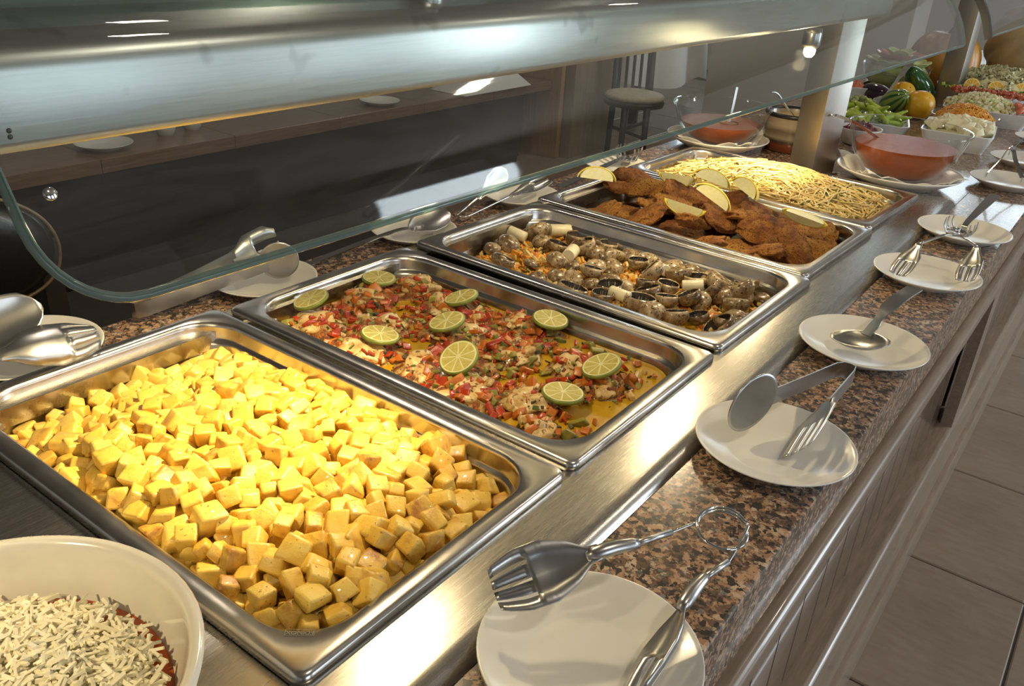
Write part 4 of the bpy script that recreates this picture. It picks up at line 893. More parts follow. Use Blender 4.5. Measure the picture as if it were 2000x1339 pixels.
# ---------------------------------------------------------------- soup bowls, pot, cheese bowl
def glass_bowl(x, y, z, r, h, lab, soup_lab, fill=0.58, plate_lab=None, nap_lab=None, dn=0.5):
    pr = [(0, 0.004), (r*0.40, 0.004), (r*0.62, h*0.16), (r*0.84, h*0.50), (r*0.965, h*0.93), (r*1.0, h), (r*1.035, h+0.002), (r*1.04, h-0.003), (r*1.0, h*0.93), (r*0.875, h*0.48), (r*0.65, h*0.11), (r*0.42, 0), (0, 0)]
    b = mesh('glass_bowl', *lathe(pr, 64), M['bowl_glass']); b.location = (x, y, z); tag(b, lab, 'bowl', 'glass soup bowls')
    zf = h*fill; inner = [(0, 0.0048), (r*0.395, 0.0048), (r*0.615, h*0.165), (r*0.832, h*0.505), (r*0.955, h*0.93)]
    prof = []
    for (r0, z0), (r1, z1) in zip(inner[:-1], inner[1:]):
        prof.append((r0, z0))
        if z1 > zf: t_ = (zf-z0)/(z1-z0); prof.append((r0+(r1-r0)*t_-0.0006, zf)); break
    prof = [(a-0.0006 if a > 0 else 0, c) for a, c in prof]; R_ = prof[-1][0]
    prof += [(R_*q, zf) for q in (0.9, 0.75, 0.6, 0.45, 0.3, 0.15)]+[(0, zf)]
    V, F = lathe(prof[::-1], 64)
    s = mesh('tomato_soup', V, F, M['tomato_soup'], flat_angle=40); s.location = (x, y, z); tag(s, soup_lab, 'soup')
    if plate_lab:
        p = plate(x, y, plate_lab, r*1.08/0.082, z-0.0125, 'plates under the soup bowls'); p.location.z = ZG
    if nap_lab:
        V = []; F = []; n_ = 28; sd = Vector((x*7, y*3, 0))
        for i in range(n_+1):
            for j in range(n_+1):
                a = -1+2*i/n_; c = -1+2*j/n_; px, py = a*r*0.86, c*r*0.86; q = math.hypot(px, py)/r
                sc_ = r*1.08/0.082; zz = ZG+sc_*lerp_tab([(a_, b_) for a_, b_ in plate_prof[:8]]+[(0.2, 0.0192)], math.hypot(px, py)/sc_)+0.0016+(0.022*abs(noise.noise(Vector((px*20, py*20, 2))+sd)))*sstep(0.66, 0.95, q)
                V.append(Vector((x+px*math.cos(dn)-py*math.sin(dn), y+px*math.sin(dn)+py*math.cos(dn), zz)))
        for i in range(n_):
            for j in range(n_): F.append([i*(n_+1)+j, (i+1)*(n_+1)+j, (i+1)*(n_+1)+j+1, i*(n_+1)+j+1])
        o = mesh('paper_napkin', V, F, M['napkin']); solid(o, 0.0008); tag(o, nap_lab, 'napkin')
glass_bowl(0.452, 1.812, ZG+0.0125, 0.126, 0.112, 'clear glass bowl of tomato soup beside the front saucers', 'red tomato soup in the glass bowl by the front edge', 0.66, 'round white plate under the glass bowl by the front edge', 'crumpled white paper napkin under the front soup bowl', 0.6)
glass_bowl(0.012, 1.800, ZG+0.0125, 0.118, 0.092, 'clear glass soup bowl seen through the glass guard', 'red tomato soup in the bowl behind the glass guard', 0.55, 'round white plate under the soup bowl behind the guard', 'folded white paper napkin under the bowl behind the guard', 0.2)
def ladle(lab, P, bowl, r):
    t = tool('ladle', lab, 'ladle', bowl); mesh('handle', *strip(spline(P, 6), (0.7, 0.7, 0), 0.006, 0.002), CH, t, flat_angle=40)
    mesh('ladle_bowl', *xf(lathe([(r, 0), (r*0.9, -r*0.5), (r*0.5, -r*0.85), (0, -r*0.95), (0, -r*0.9), (r*0.47, -r*0.8), (r*0.85, -r*0.48), (r*0.95, 0)], 24), trs(bowl)), ST, t)
ladle('thin steel ladle leaning out of the front soup bowl', [(0.400, 1.860, 0.950), (0.350, 1.768, 1.000), (0.322, 1.720, 1.018), (0.307, 1.708, 1.021), (0.298, 1.711, 1.016)], (0.410, 1.895, 0.945), 0.026)
ladle('wide steel ladle standing in the soup bowl behind the guard', [(0.035, 1.80, 0.93), (0.037, 1.805, 0.985), (0.038, 1.808, 1.030)], (0.035, 1.80, 0.945), 0.024)
pot = empty('striped_pot', (0.155, 1.93, ZG)); tag(pot, 'brown banded stoneware pot behind the steel post', 'pot')
mesh('pot_body', *lathe([(0, 0), (0.060, 0), (0.066, 0.004), (0.070, 0.03), (0.072, 0.085), (0.073, 0.092), (0.070, 0.095), (0.067, 0.090), (0.065, 0.02), (0, 0.015)], 48), M['pot_stripes'], pot, local=True)
mesh('pot_rim', *lathe([(0.0735, 0.086), (0.0755, 0.091), (0.0740, 0.096), (0.068, 0.096), (0.0665, 0.090)], 48), M['rubber_dark'], pot, local=True)
mesh('sauce_surface', *lathe([(0, 0.080), (0.0664, 0.080)], 40), M['onion_bit'], pot, local=True)
t = tool('serving_spoon', 'bright steel spoon standing in the striped pot', 'spoon', (0.14, 1.9, 0.96))
mesh('handle', *strip(spline([(0.160, 1.93, 0.955), (0.138, 1.905, 0.985), (0.116, 1.880, 1.018), (0.104, 1.866, 1.022)], 6), (0.6, -0.7, 0.2), 0.010, 0.002), CH, t, flat_angle=40)
solid(mesh('spoon_bowl', *blade((0.160, 1.93, 0.957), (0.178, 1.95, 0.930), (0.5, 0.5, 0.7), SPOONW, 0.006), ST, t), 0.001)
# stoneware bowl of tomato sauce topped with grated cheese
CB = (0.431, -0.150, 0.889)
cb = mesh('stoneware_bowl', *lathe([(0, 0.006), (0.070, 0.006), (0.092, 0.016), (0.106, 0.036), (0.1155, 0.064), (0.1165, 0.069), (0.1195, 0.0735), (0.1235, 0.074), (0.1260, 0.071), (0.1245, 0.065), (0.114, 0.034), (0.098, 0.008), (0.074, 0), (0, 0)], 72), M['stoneware']); cb.location = CB; tag(cb, 'cream stoneware bowl of grated cheese at the near end of the counter', 'bowl')
ts = mesh('tomato_sauce', *lathe([(0, 0.034), (0.05, 0.034), (0.09, 0.034), (0.1045, 0.0345), (0.1045, 0.030), (0, 0.028)], 64), M['tomato_sauce'], flat_angle=40); ts.location = CB; tag(ts, 'ring of red tomato sauce around the grated cheese', 'sauce')
rd = random.Random(77); parts = []
def cheese_h(q): return 0.040+0.020*max(0, 1-(q/0.098)**2.2)
for i in range(2600):
    a = rd.uniform(0, 2*PI); q = 0.097*math.sqrt(rd.random()); p = Vector((CB[0]+q*math.cos(a), CB[1]+q*math.sin(a), CB[2]+cheese_h(q)+0.003*noise.noise(Vector((q*60*math.cos(a), q*60*math.sin(a), 0)))+rd.uniform(-0.002, 0.002)))
    L_ = rd.choice((0.005, 0.006, 0.008, 0.010, 0.013, 0.018, 0.028 if i % 4 == 0 else 0.007)); w = rd.uniform(0.0010, 0.0018); b = rd.gauss(0, 0.25)
    ln = [Vector((-L_/2, 0, -abs(b)*L_*0.1)), Vector((0, b*L_*0.2, 0)), Vector((L_/2, 0, -abs(b)*L_*0.1))]
    parts.append(xf(tube(ln, w, 4), trs(p, (rd.uniform(0, 6), rd.gauss(0, .3), rd.uniform(0, 6)))))
V, F = lathe([(0, 0.053), (0.03, 0.051), (0.06, 0.045), (0.085, 0.038), (0.098, 0.033)], 40); parts.append(([v+Vector(CB)-Vector((0, 0, 0.0015)) for v in V], F))
tag(mesh('grated_cheese', *join(*parts), M['cheese'], smooth=False), 'heap of pale grated cheese in the stoneware bowl', 'cheese', None, 'stuff')

# ---------------------------------------------------------------- salad end of the buffet
def dish(name, x, y, hx, hy, h, lab, rz=0.0, mat='porcelain_white', r=0.02, flare=0.82):
    V, F = loft([rrect(hx*flare, hy*flare, r, 0, 5), rrect(hx*flare, hy*flare, r, 0.003, 5), rrect(hx, hy, r, h-0.001, 5), rrect(hx-0.001, hy-0.001, r, h, 5), rrect(hx-0.004, hy-0.004, r, h, 5), rrect(hx*flare-0.005, hy*flare-0.005, r*0.8, 0.006, 5)], True, True)
    o = mesh(name, V, F, M[mat], flat_angle=40); o.location = (x, y, ZG); o.rotation_euler = (0, 0, rz); return tag(o, lab, 'dish')
def mound(name, cx, cy, rx, ry, h, z0, mat, lab, cat, rough=0.15, freq=30, sub=28):
    V = []; F = []
    for i in range(sub+1):
        for j in range(sub*2):
            q = i/sub; a = 2*PI*j/(sub*2); p = Vector((q*math.cos(a)*rx, q*math.sin(a)*ry, 0)); z = h*(1-q**2.2); V.append(Vector((cx, cy, z0))+p+Vector((0, 0, z+h*rough*noise.noise(p*freq))))
    m = sub*2
    for i in range(sub):
        for j in range(m): F.append([i*m+j, i*m+(j+1) % m, (i+1)*m+(j+1) % m, (i+1)*m+j])
    return tag(mesh(name, V, F, M[mat]), lab, cat, None, 'stuff')
rr = random.Random(21)
# green chillies
dish('white_dish', 0.235, 2.340, 0.105, 0.085, 0.040, 'white dish heaped with green chilli peppers', 0.25)
def chilli(seed):
    rd = random.Random(seed); P = [Vector((-0.038, 0, 0)), Vector((-0.018, 0.003, 0.003)), Vector((0.004, 0, 0.002)), Vector((0.024, -0.010-rd.uniform(0, .01), 0)), Vector((0.038, -0.020-rd.uniform(0, .012), -0.002))]
    S = spline(P, 4); n = len(S); return tube(S, [0.0095*min(1, 0.55+3.2*i/n)*(1-0.80*(i/n)**2.2) for i in range(n)], 9)
cg = [chilli(i) for i in range(4)]; cr = [None]*4
for i in range(30):
    v = i % 4; a = rr.uniform(0, 6.28); q = math.sqrt(rr.random()); x = 0.235+q*0.082*math.cos(a); y = 2.335+q*0.066*math.sin(a)
    if cr[v] is None:
        o = cr[v] = empty('green_chilli'); mesh('pod', *cg[v], M['chilli'], o, local=True); mesh('stalk', *tube([(-0.037, 0, 0), (-0.044, 0.001, 0.002), (-0.051, 0.004, 0.006)], [0.0035, 0.0018, 0.0016], 7), M['herb_green'], o, local=True)
    else: o = copy_tree(cr[v], (0, 0, 0), (0, 0, 0))
    o.location = (x, y, ZG+0.030+0.040*(1-q*q)+rr.uniform(-.004, .006)); o.rotation_euler = (rr.gauss(0, .4), rr.gauss(0, .25), rr.uniform(0, 6.28)); s = rr.uniform(.8, 1.1); o.scale = (s, s, s)
    tag(o, 'green chilli pepper heaped in the white dish', 'chilli pepper', 'green chilli peppers')
# beetroot bowl
bw = mesh('white_bowl', *lathe([(0, 0.005), (0.032, 0.005), (0.050, 0.034), (0.053, 0.044), (0.056, 0.045), (0.056, 0.042), (0.040, 0.004), (0.030, 0), (0, 0)], 40), M['porcelain']); bw.location = (0.262, 2.150, ZG); tag(bw, 'round white bowl of beetroot behind the front soup bowl', 'bowl')
mound('chopped_beetroot', 0.262, 2.150, 0.049, 0.049, 0.022, ZG+0.034, 'beetroot', 'dark red chopped beetroot in the round white bowl', 'beetroot', 0.6, 120, 16)
# boiled potato chunks
dish('white_dish', 0.462, 2.385, 0.090, 0.115, 0.048, 'deep white dish of boiled potato chunks', 0.12)
bp = [None]*4
for i in range(46):
    v = i % 4; x = rr.uniform(-0.072, 0.072); y = rr.uniform(-0.095, 0.095)
    if bp[v] is None: o = bp[v] = mesh('potato_chunk', [p*1.4 for p in cube_variant(300+v, .4)[0]], cube_variant(300+v, .4)[1], M['boiled_potato'], flat_angle=60)
    else: o = bp[v].copy(); COL.objects.link(o)
    o.location = (0.462+x, 2.385+y, ZG+0.046+0.018*(1-(x/.08)**2)*(1-(y/.11)**2)); o.rotation_euler = (rr.gauss(0, .5), rr.gauss(0, .5), rr.uniform(0, 6)); tag(o, 'pale boiled potato chunk in the deep white dish', 'potato', 'boiled potato chunks')
mound('potato_bed', 0.462, 2.385, 0.080, 0.105, 0.012, ZG+0.036, 'boiled_potato', 'boiled potato pieces at the bottom of the deep dish', 'potato', .3, 50, 14)
# shredded carrot in a glass bowl
gb = mesh('glass_bowl', *lathe([(0, 0.004), (0.05, 0.004), (0.085, 0.030), (0.096, 0.046), (0.098, 0.045), (0.088, 0.028), (0.052, 0), (0, 0)], 48), M['bowl_glass']); gb.location = (0.430, 2.620, ZG); tag(gb, 'shallow glass bowl heaped with shredded carrot', 'bowl')
def c_h(x, y): return 0.026+0.046*max(0, 1-(x*x+y*y)/0.0081)
rd = random.Random(5); parts = []
for i in range(420):
    a = rd.uniform(0, 6.28); q = 0.088*math.sqrt(rd.random()); x, y = q*math.cos(a), q*math.sin(a); d = rd.uniform(0, 6.28); kk = rd.gauss(0, .35); P = []
    for j in range(8):
        if x*x+y*y < 0.0078: P.append((0.430+x, 2.620+y, ZG+c_h(x, y)+rd.uniform(0, .003)+0.004*math.sin(j*.45)))
        x += 0.008*math.cos(d); y += 0.008*math.sin(d); d += kk
    if len(P) > 3: parts.append(tube(spline(P, 2), 0.0016, 5))
tag(mesh('shredded_carrot', *join(*parts), M['carrot']), 'orange shredded carrot in the shallow glass bowl', 'carrot', None, 'stuff')
mound('carrot_bed', 0.430, 2.620, 0.086, 0.086, 0.045, ZG+0.022, 'carrot', 'packed shredded carrot beneath the loose shreds', 'carrot', .2, 50, 14)
# egg salad and tomato in a long white dish
dish('white_dish', 0.455, 2.860, 0.130, 0.115, 0.046, 'wide white dish of chopped egg salad and tomato', 0.15)
mound('egg_salad', 0.435, 2.840, 0.105, 0.090, 0.038, ZG+0.040, 'egg_mix', 'yellow and white chopped egg salad in the wide dish', 'salad', .55, 120, 26)
def scatter(name, n, fn, mats, size, lab, cat, seed, flat=0.7):
    rd = random.Random(seed); V = []; F = []; mi = []; base_ = [cube_variant(400+i, .3) for i in range(4)]
    for i in range(n):
        p = fn(rd); s = rd.uniform(*size)/0.0196; v, f = xf(base_[i % 4], trs(p, (rd.uniform(0, 6), rd.gauss(0, .4), rd.uniform(0, 6)), (s*rd.uniform(.8, 1.4), s, s*flat))); b = len(V); V += v; F += [[q+b for q in e] for e in f]; mi += [rd.randrange(len(mats))]*len(f)
    return tag(mesh(name, V, F, [M[m] for m in mats], mi=mi), lab, cat, None, 'stuff')
def f_egg(rd):
    a = rd.uniform(0, 6.28); q = math.sqrt(rd.random()); return (0.435+q*.105*math.cos(a), 2.840+q*.088*math.sin(a), ZG+0.046+0.036*(1-q**2.2))
scatter('egg_dice', 420, f_egg, ['egg_mix', 'boiled_potato', 'onion_bit', 'lettuce'], (.007, .012), 'loose dice of egg and potato on the salad', 'salad', 3)
def f_tom(rd):
    t_ = rd.random(); return (0.330+0.235*t_+rd.gauss(0, .004), 2.905+0.055*t_-0.10*max(0, t_-.75)+rd.gauss(0, .011), ZG+0.070+rd.uniform(0, .016)-0.02*max(0, t_-.7))
scatter('diced_tomato', 300, f_tom, ['tomato_slice', 'pepper_red', 'tomato_slice'], (.006, .011), 'strip of diced red tomato across the egg salad', 'tomato', 6)
for i in range(7):
    o = mesh('tomato_wedge', *xf(blob(0.020, 0.010, 0.009, .25, 1.2, 70+i, 2), trs((0, 0, 0))), M['tomato_slice']); o.location = (0.548+rr.uniform(-.014, .014), 2.80+0.016*i-0.03, ZG+0.054+rr.uniform(0, .01)); o.rotation_euler = (rr.uniform(0, 1), rr.uniform(-.8, .8), rr.uniform(0, 3)); tag(o, 'pale red tomato wedge at the corner of the wide white dish', 'tomato', 'tomato wedges')
# pasta salad with orange slices
pb = mesh('salad_bowl', *lathe([(0, 0.006), (0.11, 0.006), (0.175, 0.045), (0.192, 0.060), (0.196, 0.060), (0.18, 0.042), (0.115, 0), (0, 0)], 56), M['porcelain_white']); pb.location = (0.42, 3.20, ZG); tag(pb, 'large white bowl heaped with spiral pasta salad', 'bowl')
mound('pasta_salad', 0.42, 3.20, 0.182, 0.182, 0.070, ZG+0.052, 'fusilli', 'packed pasta salad below the loose spirals', 'pasta', .3, 60, 26)
def spiral():
    V = []; F = []; n_ = 18
    for i in range(n_+1):
        a = 3*2*PI*i/n_*0.5; z = -0.014+0.028*i/n_
        for k in range(3):
            b = a+2*PI*k/3; V += [Vector((0.0055*math.cos(b), 0.0055*math.sin(b), z)), Vector((0.0022*math.cos(b+PI/3), 0.0022*math.sin(b+PI/3), z))]
    for i in range(n_):
        for k in range(6): l = (k+1) % 6; F.append([i*6+k, i*6+l, (i+1)*6+l, (i+1)*6+k])
    return xf((V, F), trs((0, 0, 0), (0, PI/2, 0)))
sg = spiral(); sp = None
for i in range(200):
    a = rr.uniform(0, 6.28); q = math.sqrt(rr.random()); x = 0.42+q*.175*math.cos(a); y = 3.20+q*.175*math.sin(a)
    if sp is None: o = sp = mesh('pasta_spiral', *sg, M['fusilli'])
    else: o = sp.copy(); COL.objects.link(o)
    o.location = (x, y, ZG+0.060+0.070*(1-q**2.2)); o.rotation_euler = (rr.uniform(0, 6), rr.gauss(0, .4), rr.uniform(0, 6)); s = rr.uniform(.9, 1.25); o.scale = (s, s, s); tag(o, 'pale green and yellow pasta spiral in the large salad bowl', 'pasta', 'pasta spirals in the salad')
osl = citrus_slice('orange_slice', 0.026, 0.005, 'citrus', 'lemon_flesh', 'citrus')
for i, (lab) in enumerate(('orange slice beside the dark green gourd on the pasta salad', 'second orange slice along the edge of the pasta salad', 'third orange slice along the edge of the pasta salad', 'orange slice at the customer side of the pasta salad')):
    t_ = i/3; o = osl if i == 0 else copy_tree(osl, (0, 0, 0), (0, 0, 0)); o.location = (0.290+0.215*t_, 3.04+0.02*math.sin(PI*t_)*-1+0.05*t_, ZG+0.078); o.rotation_euler = (1.05, 0.1*rr.gauss(0, 1), 0.35); tag(o, lab, 'orange slice', 'orange slices on the pasta salad')
def f_bean(rd):
    t_ = rd.random(); return (0.280+0.26*t_, 3.012+0.06*t_+rd.gauss(0, .008), ZG+0.066+rd.uniform(0, .010))
scatter('green_beans', 120, f_bean, ['chilli', 'herb_green'], (.008, .014), 'chopped green beans around the orange slices', 'beans', 8, .5)
# whole vegetables and fruit
def thing_mesh(name, vf, mat, loc, rot, lab, cat, **kw): o = mesh(name, *vf, M[mat], **kw); o.location = loc; o.rotation_euler = rot; return tag(o, lab, cat)
def ellip(a, r, bulge=0.0, seg=28, nn=16): return lathe([(r*math.sin(PI*i/nn)**0.85*(1+bulge*math.cos(PI*i/nn)), -a*math.cos(PI*i/nn)) for i in range(nn+1)], seg)
thing_mesh('striped_gourd', ellip(0.060, 0.038, .15), 'gourd_striped', (0.215, 2.675, ZG+0.044), (1.05, 0.0, 0.75), 'small striped green gourd beside the oranges', 'gourd')
thing_mesh('dark_gourd', ellip(0.078, 0.040, .22), 'gourd_dark', (0.205, 3.000, ZG+0.060), (0.75, 0.0, -0.65), 'shiny dark green gourd in front of the pumpkin', 'gourd')
def orange(loc, r, lab):
    p = empty('orange', loc); tag(p, lab, 'orange'); mesh('peel', *ellip(r*0.96, r), M['citrus'], p, local=True); mesh('stem_button', *xf(lathe([(0, .003), (.004, .002), (.005, 0)], 10), trs((r*.55, -r*.45, r*.62), (0.6, 0.6, 0))), M['herb_green'], p, local=True)
orange((0.185, 2.880, ZG+0.040), 0.042, 'whole orange between the two green gourds'); orange((0.285, 2.690, ZG+0.043), 0.045, 'whole orange nearest the shredded carrot')
ag = empty('aubergine', (0.108, 2.84, ZG+0.035)); tag(ag, 'dark purple aubergine lying behind the olives', 'aubergine')
mesh('skin', *xf(ellip(0.070, 0.034, .25), trs((0, 0, 0), (1.4, 0, 0.9))), M['aubergine'], ag, local=True); mesh('calyx', *xf(lathe([(0.0, .030), (.004, .028), (.006, .012), (.018, .004), (.024, -.006)], 14), trs((-0.045, 0.038, 0.010), (-1.4, 0, .9))), M['pepper_green'], ag, local=True)
def f_ol(rd):
    a = rd.uniform(0, 6.28); q = math.sqrt(rd.random()); return (0.13+q*.06*math.cos(a), 2.60+q*.07*math.sin(a), ZG+0.020+0.030*(1-q*q))
dish('white_dish', 0.13, 2.60, 0.07, 0.08, 0.025, 'white dish of green olives behind the chillies')
om = None
for i in range(48):
    p = f_ol(rr)
    if om is None: o = om = mesh('green_olive', *ellip(0.0115, 0.009, 0, 12, 8), M['olive'])
    else: o = om.copy(); COL.objects.link(o)
    o.location = p; o.rotation_euler = (rr.uniform(0, 3), rr.uniform(0, 3), 0); tag(o, 'green olive in the dish behind the chillies', 'olive', 'green olives')
dish('white_dish', 0.035, 2.85, 0.055, 0.055, 0.050, 'small square white dish of red pepper strips', 0.5, r=0.012)
mound('red_pepper_strips', 0.035, 2.85, 0.044, 0.044, 0.022, ZG+0.040, 'tomato_slice', 'red pepper strips in the small square dish', 'peppers', .6, 90, 14)
t = tool('serving_spoon', 'long steel spoon leaning against the layered salad bowl', 'spoon', (0.165, 2.8, 0.95))
mesh('handle', *strip(spline([(0.163, 2.755, 0.922), (0.167, 2.88, 0.978), (0.170, 3.005, 1.032)], 6), (0.95, -0.1, 0.1), [0.010]*5+[0.013, 0.016, 0.019, 0.021, 0.022, 0.022, 0.021, 0.018], 0.002), CH, t, flat_angle=40)
solid(mesh('spoon_bowl', *blade((0.163, 2.765, 0.926), (0.161, 2.695, 0.905), (0, 0, 1), SPOONW, 0.008), ST, t), 0.001)
lb = mesh('glass_bowl', *lathe([(0, 0.004), (0.07, 0.004), (0.105, 0.045), (0.118, 0.095), (0.120, 0.095), (0.109, 0.043), (0.072, 0), (0, 0)], 48), M['bowl_glass']); lb.location = (0.075, 3.20, ZG); tag(lb, 'tall glass bowl of layered lettuce and tomato salad', 'bowl')
mound('shredded_lettuce', 0.075, 3.20, 0.112, 0.112, 0.060, ZG+0.070, 'lettuce', 'pale green lettuce filling the tall glass bowl', 'lettuce', .25, 60, 20)
V, F = lathe([(0.0, 0.075), (0.1115, 0.075), (0.098, 0.042), (0.068, 0.006), (0, 0.006)], 40); o = mesh('lettuce_layer', V, F, M['lettuce']); o.location = (0.075, 3.20, ZG); tag(o, 'lower layer of pale lettuce seen through the tall glass bowl', 'lettuce', None, 'stuff')
def petal(mat, i, q, a, z, lab, cat, grp, r=.026):
    o = mesh(cat.replace(' ', '_'), *lathe([(0, .0028), (r*.85, .0028), (r, .001), (r, -.001), (r*.85, -.0028), (0, -.0028)], 20), M[mat], flat_angle=50); o.location = (0.075+q*math.cos(a), 3.20+q*math.sin(a), z); o.rotation_euler = (0.55*math.sin(a), -0.55*math.cos(a), 0); tag(o, lab, cat, grp)
for i in range(14): petal('lettuce', i, .092, i*2*PI/14, ZG+0.100, 'pale cucumber slice ringing the tall layered salad', 'cucumber slice', 'cucumber slices on the layered salad')
for i in range(12): petal('tomato_slice', i, .064, i*2*PI/12, ZG+0.123, 'tomato slice on top of the layered salad', 'tomato slice', 'tomato slices on the layered salad')
for i in range(5): petal('lettuce', i, .030, i*2*PI/5, ZG+0.135, 'cucumber slice crowning the layered salad', 'cucumber slice', 'cucumber slices crowning the salad')
def pumpkin(loc, r, hz, mat, lab, rot=(0, 0, 0), ribs=14):
    p = empty('pumpkin', loc, rot); tag(p, lab, 'pumpkin'); V = []; F = []; n_, m = 22, 84
    for i in range(n_+1):
        t_ = PI*i/n_
        for j in range(m):
            a = 2*PI*j/m; rr_ = r*math.sin(t_)**0.8*(1-0.055*abs(math.cos(ribs*a/2))**3); V.append(Vector((rr_*math.cos(a), rr_*math.sin(a), -hz*math.cos(t_)*(1-0.18*math.exp(-(math.sin(t_)/.25)**2)))))
    for i in range(n_):
        for j in range(m): F.append([i*m+j, i*m+(j+1) % m, (i+1)*m+(j+1) % m, (i+1)*m+j])
    mesh('skin', V, F, M[mat], p, local=True); mesh('stalk', *tube(spline([(0, 0, hz*.75), (0.004, 0, hz*.95), (0.02, 0.005, hz*1.12)], 4), [0.022, 0.020, 0.016, 0.013, 0.012, 0.012, 0.012, 0.013, 0.014], 8), M['herb_green'], p, local=True)
pumpkin((0.175, 3.47, ZG+0.102), 0.128, 0.110, 'pumpkin_orange', 'orange ribbed pumpkin standing behind the far steel post')
pumpkin((0.440, 3.66, ZG+0.168), 0.172, 0.135, 'pumpkin_grey', 'huge greyish brown pumpkin behind the pasta salad', (0.9, 0.15, 0.3))
for i in range(3):
    o = thing_mesh('green_leaf', strip(spline([(0, 0, 0), (0.02, 0.01, 0.012), (0.05, 0, 0.008), (0.075, -0.01, -.004)], 4), (0, 1, 0.2), [0.006, .018, .030, .038, .042, .044, .042, .038, .032, .024, .016, .008, .002], 0.001), 'herb_green', (0.515+0.02*i, 3.40+0.02*i, ZG+0.075-0.01*i), (0.5*i-.3, -.5, -1.2+.7*i), ('green leaf hanging beside the huge pumpkin', 'middle green leaf beside the huge pumpkin', 'lowest green leaf beside the huge pumpkin')[i], 'leaf')

# ---------------------------------------------------------------- sideboard, partition and chairs across the aisle
sb = empty('sideboard', (-2.4, 2, 0)); tag(sb, 'long dark wooden sideboard with a brown plank top across the aisle', 'sideboard')
mesh('front_board', *box(-2.24, -2.205, -2.2, 4.05, 0.05, 0.428), M['wenge'], sb, smooth=False)
mesh('end_recess', *box(-2.42, -2.40, 4.05, 4.34, 0.05, 0.428), M['wenge'], sb, smooth=False)
mesh('body', *box(-2.75, -2.42, -2.2, 4.33, 0.04, 0.428), M['wenge'], sb, smooth=False)
mesh('plinth', *box(-2.72, -2.22, -2.2, 4.05, 0.0, 0.05), M['wenge'], sb, smooth=False)
for i in range(11):
    a = -2.2+0.594*i
    mesh('top_plank', *box(-2.78, -2.186, a, a+0.592, 0.428, 0.482, 0.002, 1), M['wood_bar_top'], sb, smooth=False)
mesh('end_panel', *box(-2.80, -2.12, 4.335, 4.375, 0.0, 1.25), M['oak'], sb, smooth=False)
pt = mesh('partition', *box(-2.16, -2.06, 4.40, 4.90, 0.0, 1.5), M['oak_pale'], smooth=False); tag(pt, 'pale wooden partition panel beside the end of the sideboard', 'partition')
plate(-2.33, 1.46, 'upturned white plate lying on the dark sideboard near the hood', 1.3, 0.482, 'plates on the sideboard'); plate(-2.30, 2.93, 'single white plate in the middle of the sideboard', 1.25, 0.482, 'plates on the sideboard')
for i, (x, y, lab) in enumerate(((-2.38, 1.76, 'white cup standing on the sideboard beside its twin'), (-2.40, 1.90, 'second white cup on the sideboard below the steel hood'))):
    o = mesh('white_cup', *lathe([(0, .006), (.03, .006), (.042, .04), (.045, .07), (.048, .07), (.044, .036), (.032, 0), (0, 0)], 28), M['porcelain']); o.location = (x, y, 0.482); tag(o, lab, 'cup')
V = []; F = []; n_ = 20
for i in range(n_+1):
    for j in range(n_+1):
        x = -2.42+0.26*i/n_; y = 3.45+0.62*j/n_; e_ = min(i, j, n_-i, n_-j)/n_; V.append(Vector((x, y, 0.484+0.075*min(1, e_*7)+0.016*noise.noise(Vector((x*14, y*9, 3)))*min(1, e_*8))))
for i in range(n_):
    for j in range(n_): F.append([i*(n_+1)+j, (i+1)*(n_+1)+j, (i+1)*(n_+1)+j+1, i*(n_+1)+j+1])
o = mesh('folded_cloth', V, F, M['cloth_white']); tag(o, 'pile of folded white linen at the end of the sideboard', 'linen')
t = mesh('reflection_bar', *tube([(-2.10, 2.62, 0.005), (-2.17, 3.40, 0.275)], 0.022, 14), M['chair_dark']); tag(t, 'dark pole shape standing in for a reflection over the sideboard front', 'reflection')  # solid bar modelled in place of a dark reflection in the guard glass
# padded dark leather chair back at the near end of the aisle
pc = empty('leather_chair', (-0.62, 0.22, 0)); tag(pc, 'black leather chair with a tan lit top edge behind the near trays', 'chair')
def pad(y0, z0, ry, rz, th): return [Vector((-0.60+p.z, y0+p.x, z0+p.y)) for p in []]
outl = [Vector((math.copysign(abs(math.cos(a))**0.75, math.cos(a))*0.165, math.copysign(abs(math.sin(a))**0.85, math.sin(a))*0.098)) for a in [2*PI*i/48 for i in range(48)]]
V = []; F = []
for sx, sc_ in ((-0.022, 0.80), (-0.030, 0.93), (-0.010, 1.0), (0.010, 1.0), (0.028, 0.93), (0.040, 0.75), (0.045, 0.4)):
    V += [Vector((-0.60+sx+0.10*(q.x*sc_)**2*4, 0.238+q.x*sc_, 0.836+q.y*sc_-0.10*(q.x*sc_)-(0.35 if q.y > 0 else 0)*q.x*q.x)) for q in outl]
for i in range(6):
    for k in range(48): F.append([i*48+k, i*48+(k+1) % 48, (i+1)*48+(k+1) % 48, (i+1)*48+k])
F.append([6*48+k for k in range(48)]); F.append([k for k in range(48)][::-1])
mesh('back_pad', V, F, M['leather_black'], pc)
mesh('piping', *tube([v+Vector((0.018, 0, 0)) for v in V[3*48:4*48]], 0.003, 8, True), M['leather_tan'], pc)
mesh('seat_pad', *box(-1.05, -0.62, 0.07, 0.47, 0.42, 0.50, 0.03, 4), M['leather_black'], pc)
for x in (-1.0, -0.66):
    for y in (0.12, 0.42): mesh('leg', *box(x-0.018, x+0.018, y-0.018, y+0.018, 0, 0.43 if x < -0.8 else 0.80), M['chair_dark'], pc, smooth=False)
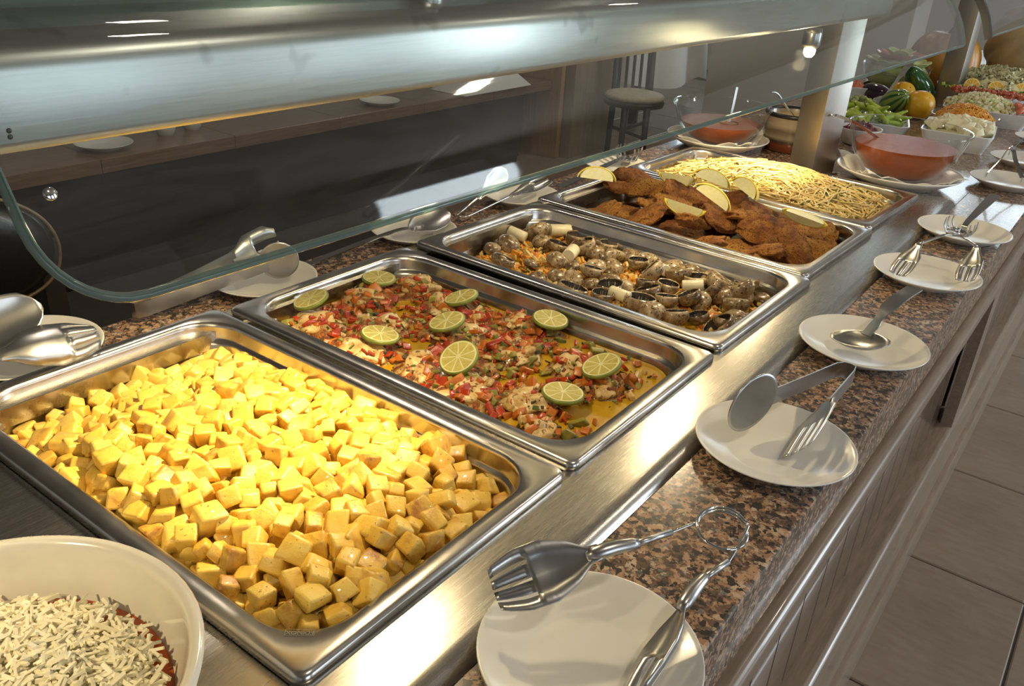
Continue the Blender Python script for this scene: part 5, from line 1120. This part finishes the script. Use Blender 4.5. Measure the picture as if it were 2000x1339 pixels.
# dining chair and table seen through the glass
ch = empty('dining_chair', (-1.75, 4.62, 0)); tag(ch, 'dark wooden dining chair with a round cream seat behind the guard', 'chair')
mesh('seat', *xf(lathe([(0, 0.455), (0.12, 0.452), (0.175, 0.440), (0.192, 0.425), (0.180, 0.408), (0, 0.404)], 40), trs((-1.75, 4.62, 0))), M['seat_cream'], ch)
mesh('seat_ring', *xf(lathe([(0.180, 0.408), (0.190, 0.395), (0.186, 0.372), (0.16, 0.368)], 40), trs((-1.75, 4.62, 0))), M['chair_dark'], ch)
for x, y, top in ((-1.92, 4.66, 0.86), (-1.60, 4.52, 0.375), (-1.74, 4.80, 0.86), (-1.72, 4.46, 0.375)): mesh('leg', *tube([(x*1.0+(-1.75-x)*-0.06, y, 0), (x, y, 0.38), (x-0.02, y+0.01, top)], [0.018, 0.022, 0.016], 8), M['chair_dark'], ch)
for k in range(5):
    f_ = (k+0.5)/5; mesh('slat', *tube([(-1.92+0.18*f_, 4.66+0.14*f_, 0.38), (-1.94+0.18*f_, 4.67+0.14*f_, 0.86)], 0.011, 6), M['chair_dark'], ch)
mesh('top_rail', *tube([(-1.95, 4.66, 0.86), (-1.85, 4.76, 0.88), (-1.74, 4.82, 0.86)], 0.022, 8), M['chair_dark'], ch)
for a, b in (((-1.90, 4.65, 0.20), (-1.60, 4.52, 0.20)), ((-1.72, 4.47, 0.24), (-1.74, 4.79, 0.24))): mesh('stretcher', *tube([a, b], 0.011, 6), M['chair_dark'], ch)
tb = empty('dining_table', (-2.35, 5.75, 0)); tag(tb, 'round dining table under a white cloth behind the dark chair', 'table')
mesh('table_top', *xf(lathe([(0, 0.715), (0.45, 0.715), (0.45, 0.69), (0, 0.69)], 32), trs((-2.35, 5.75, 0))), M['chair_dark'], tb, smooth=False); mesh('table_leg', *tube([(-2.35, 5.75, 0), (-2.35, 5.75, 0.69)], 0.04, 10), M['chair_dark'], tb)
V = []; F = []
for q, z in ((0.0, 0.722), (0.30, 0.722), (0.45, 0.721), (0.462, 0.71), (0.475, 0.62), (0.49, 0.50), (0.50, 0.42)):
    V += [Vector((-2.35, 5.75, z))+Vector((math.cos(a), math.sin(a), 0))*q*(1+(0.06*math.sin(a*9) if z < .7 else 0))+Vector((0, 0, 0 if z > .55 else -0.07*abs(math.sin(2*a)))) for a in [2*PI*i/72 for i in range(72)]]
for i in range(6):
    for k in range(72): F.append([i*72+k, i*72+(k+1) % 72, (i+1)*72+(k+1) % 72, (i+1)*72+k])
o = mesh('tablecloth', V, F, M['cloth_white']); tag(o, 'white cloth hanging from the round dining table', 'tablecloth')
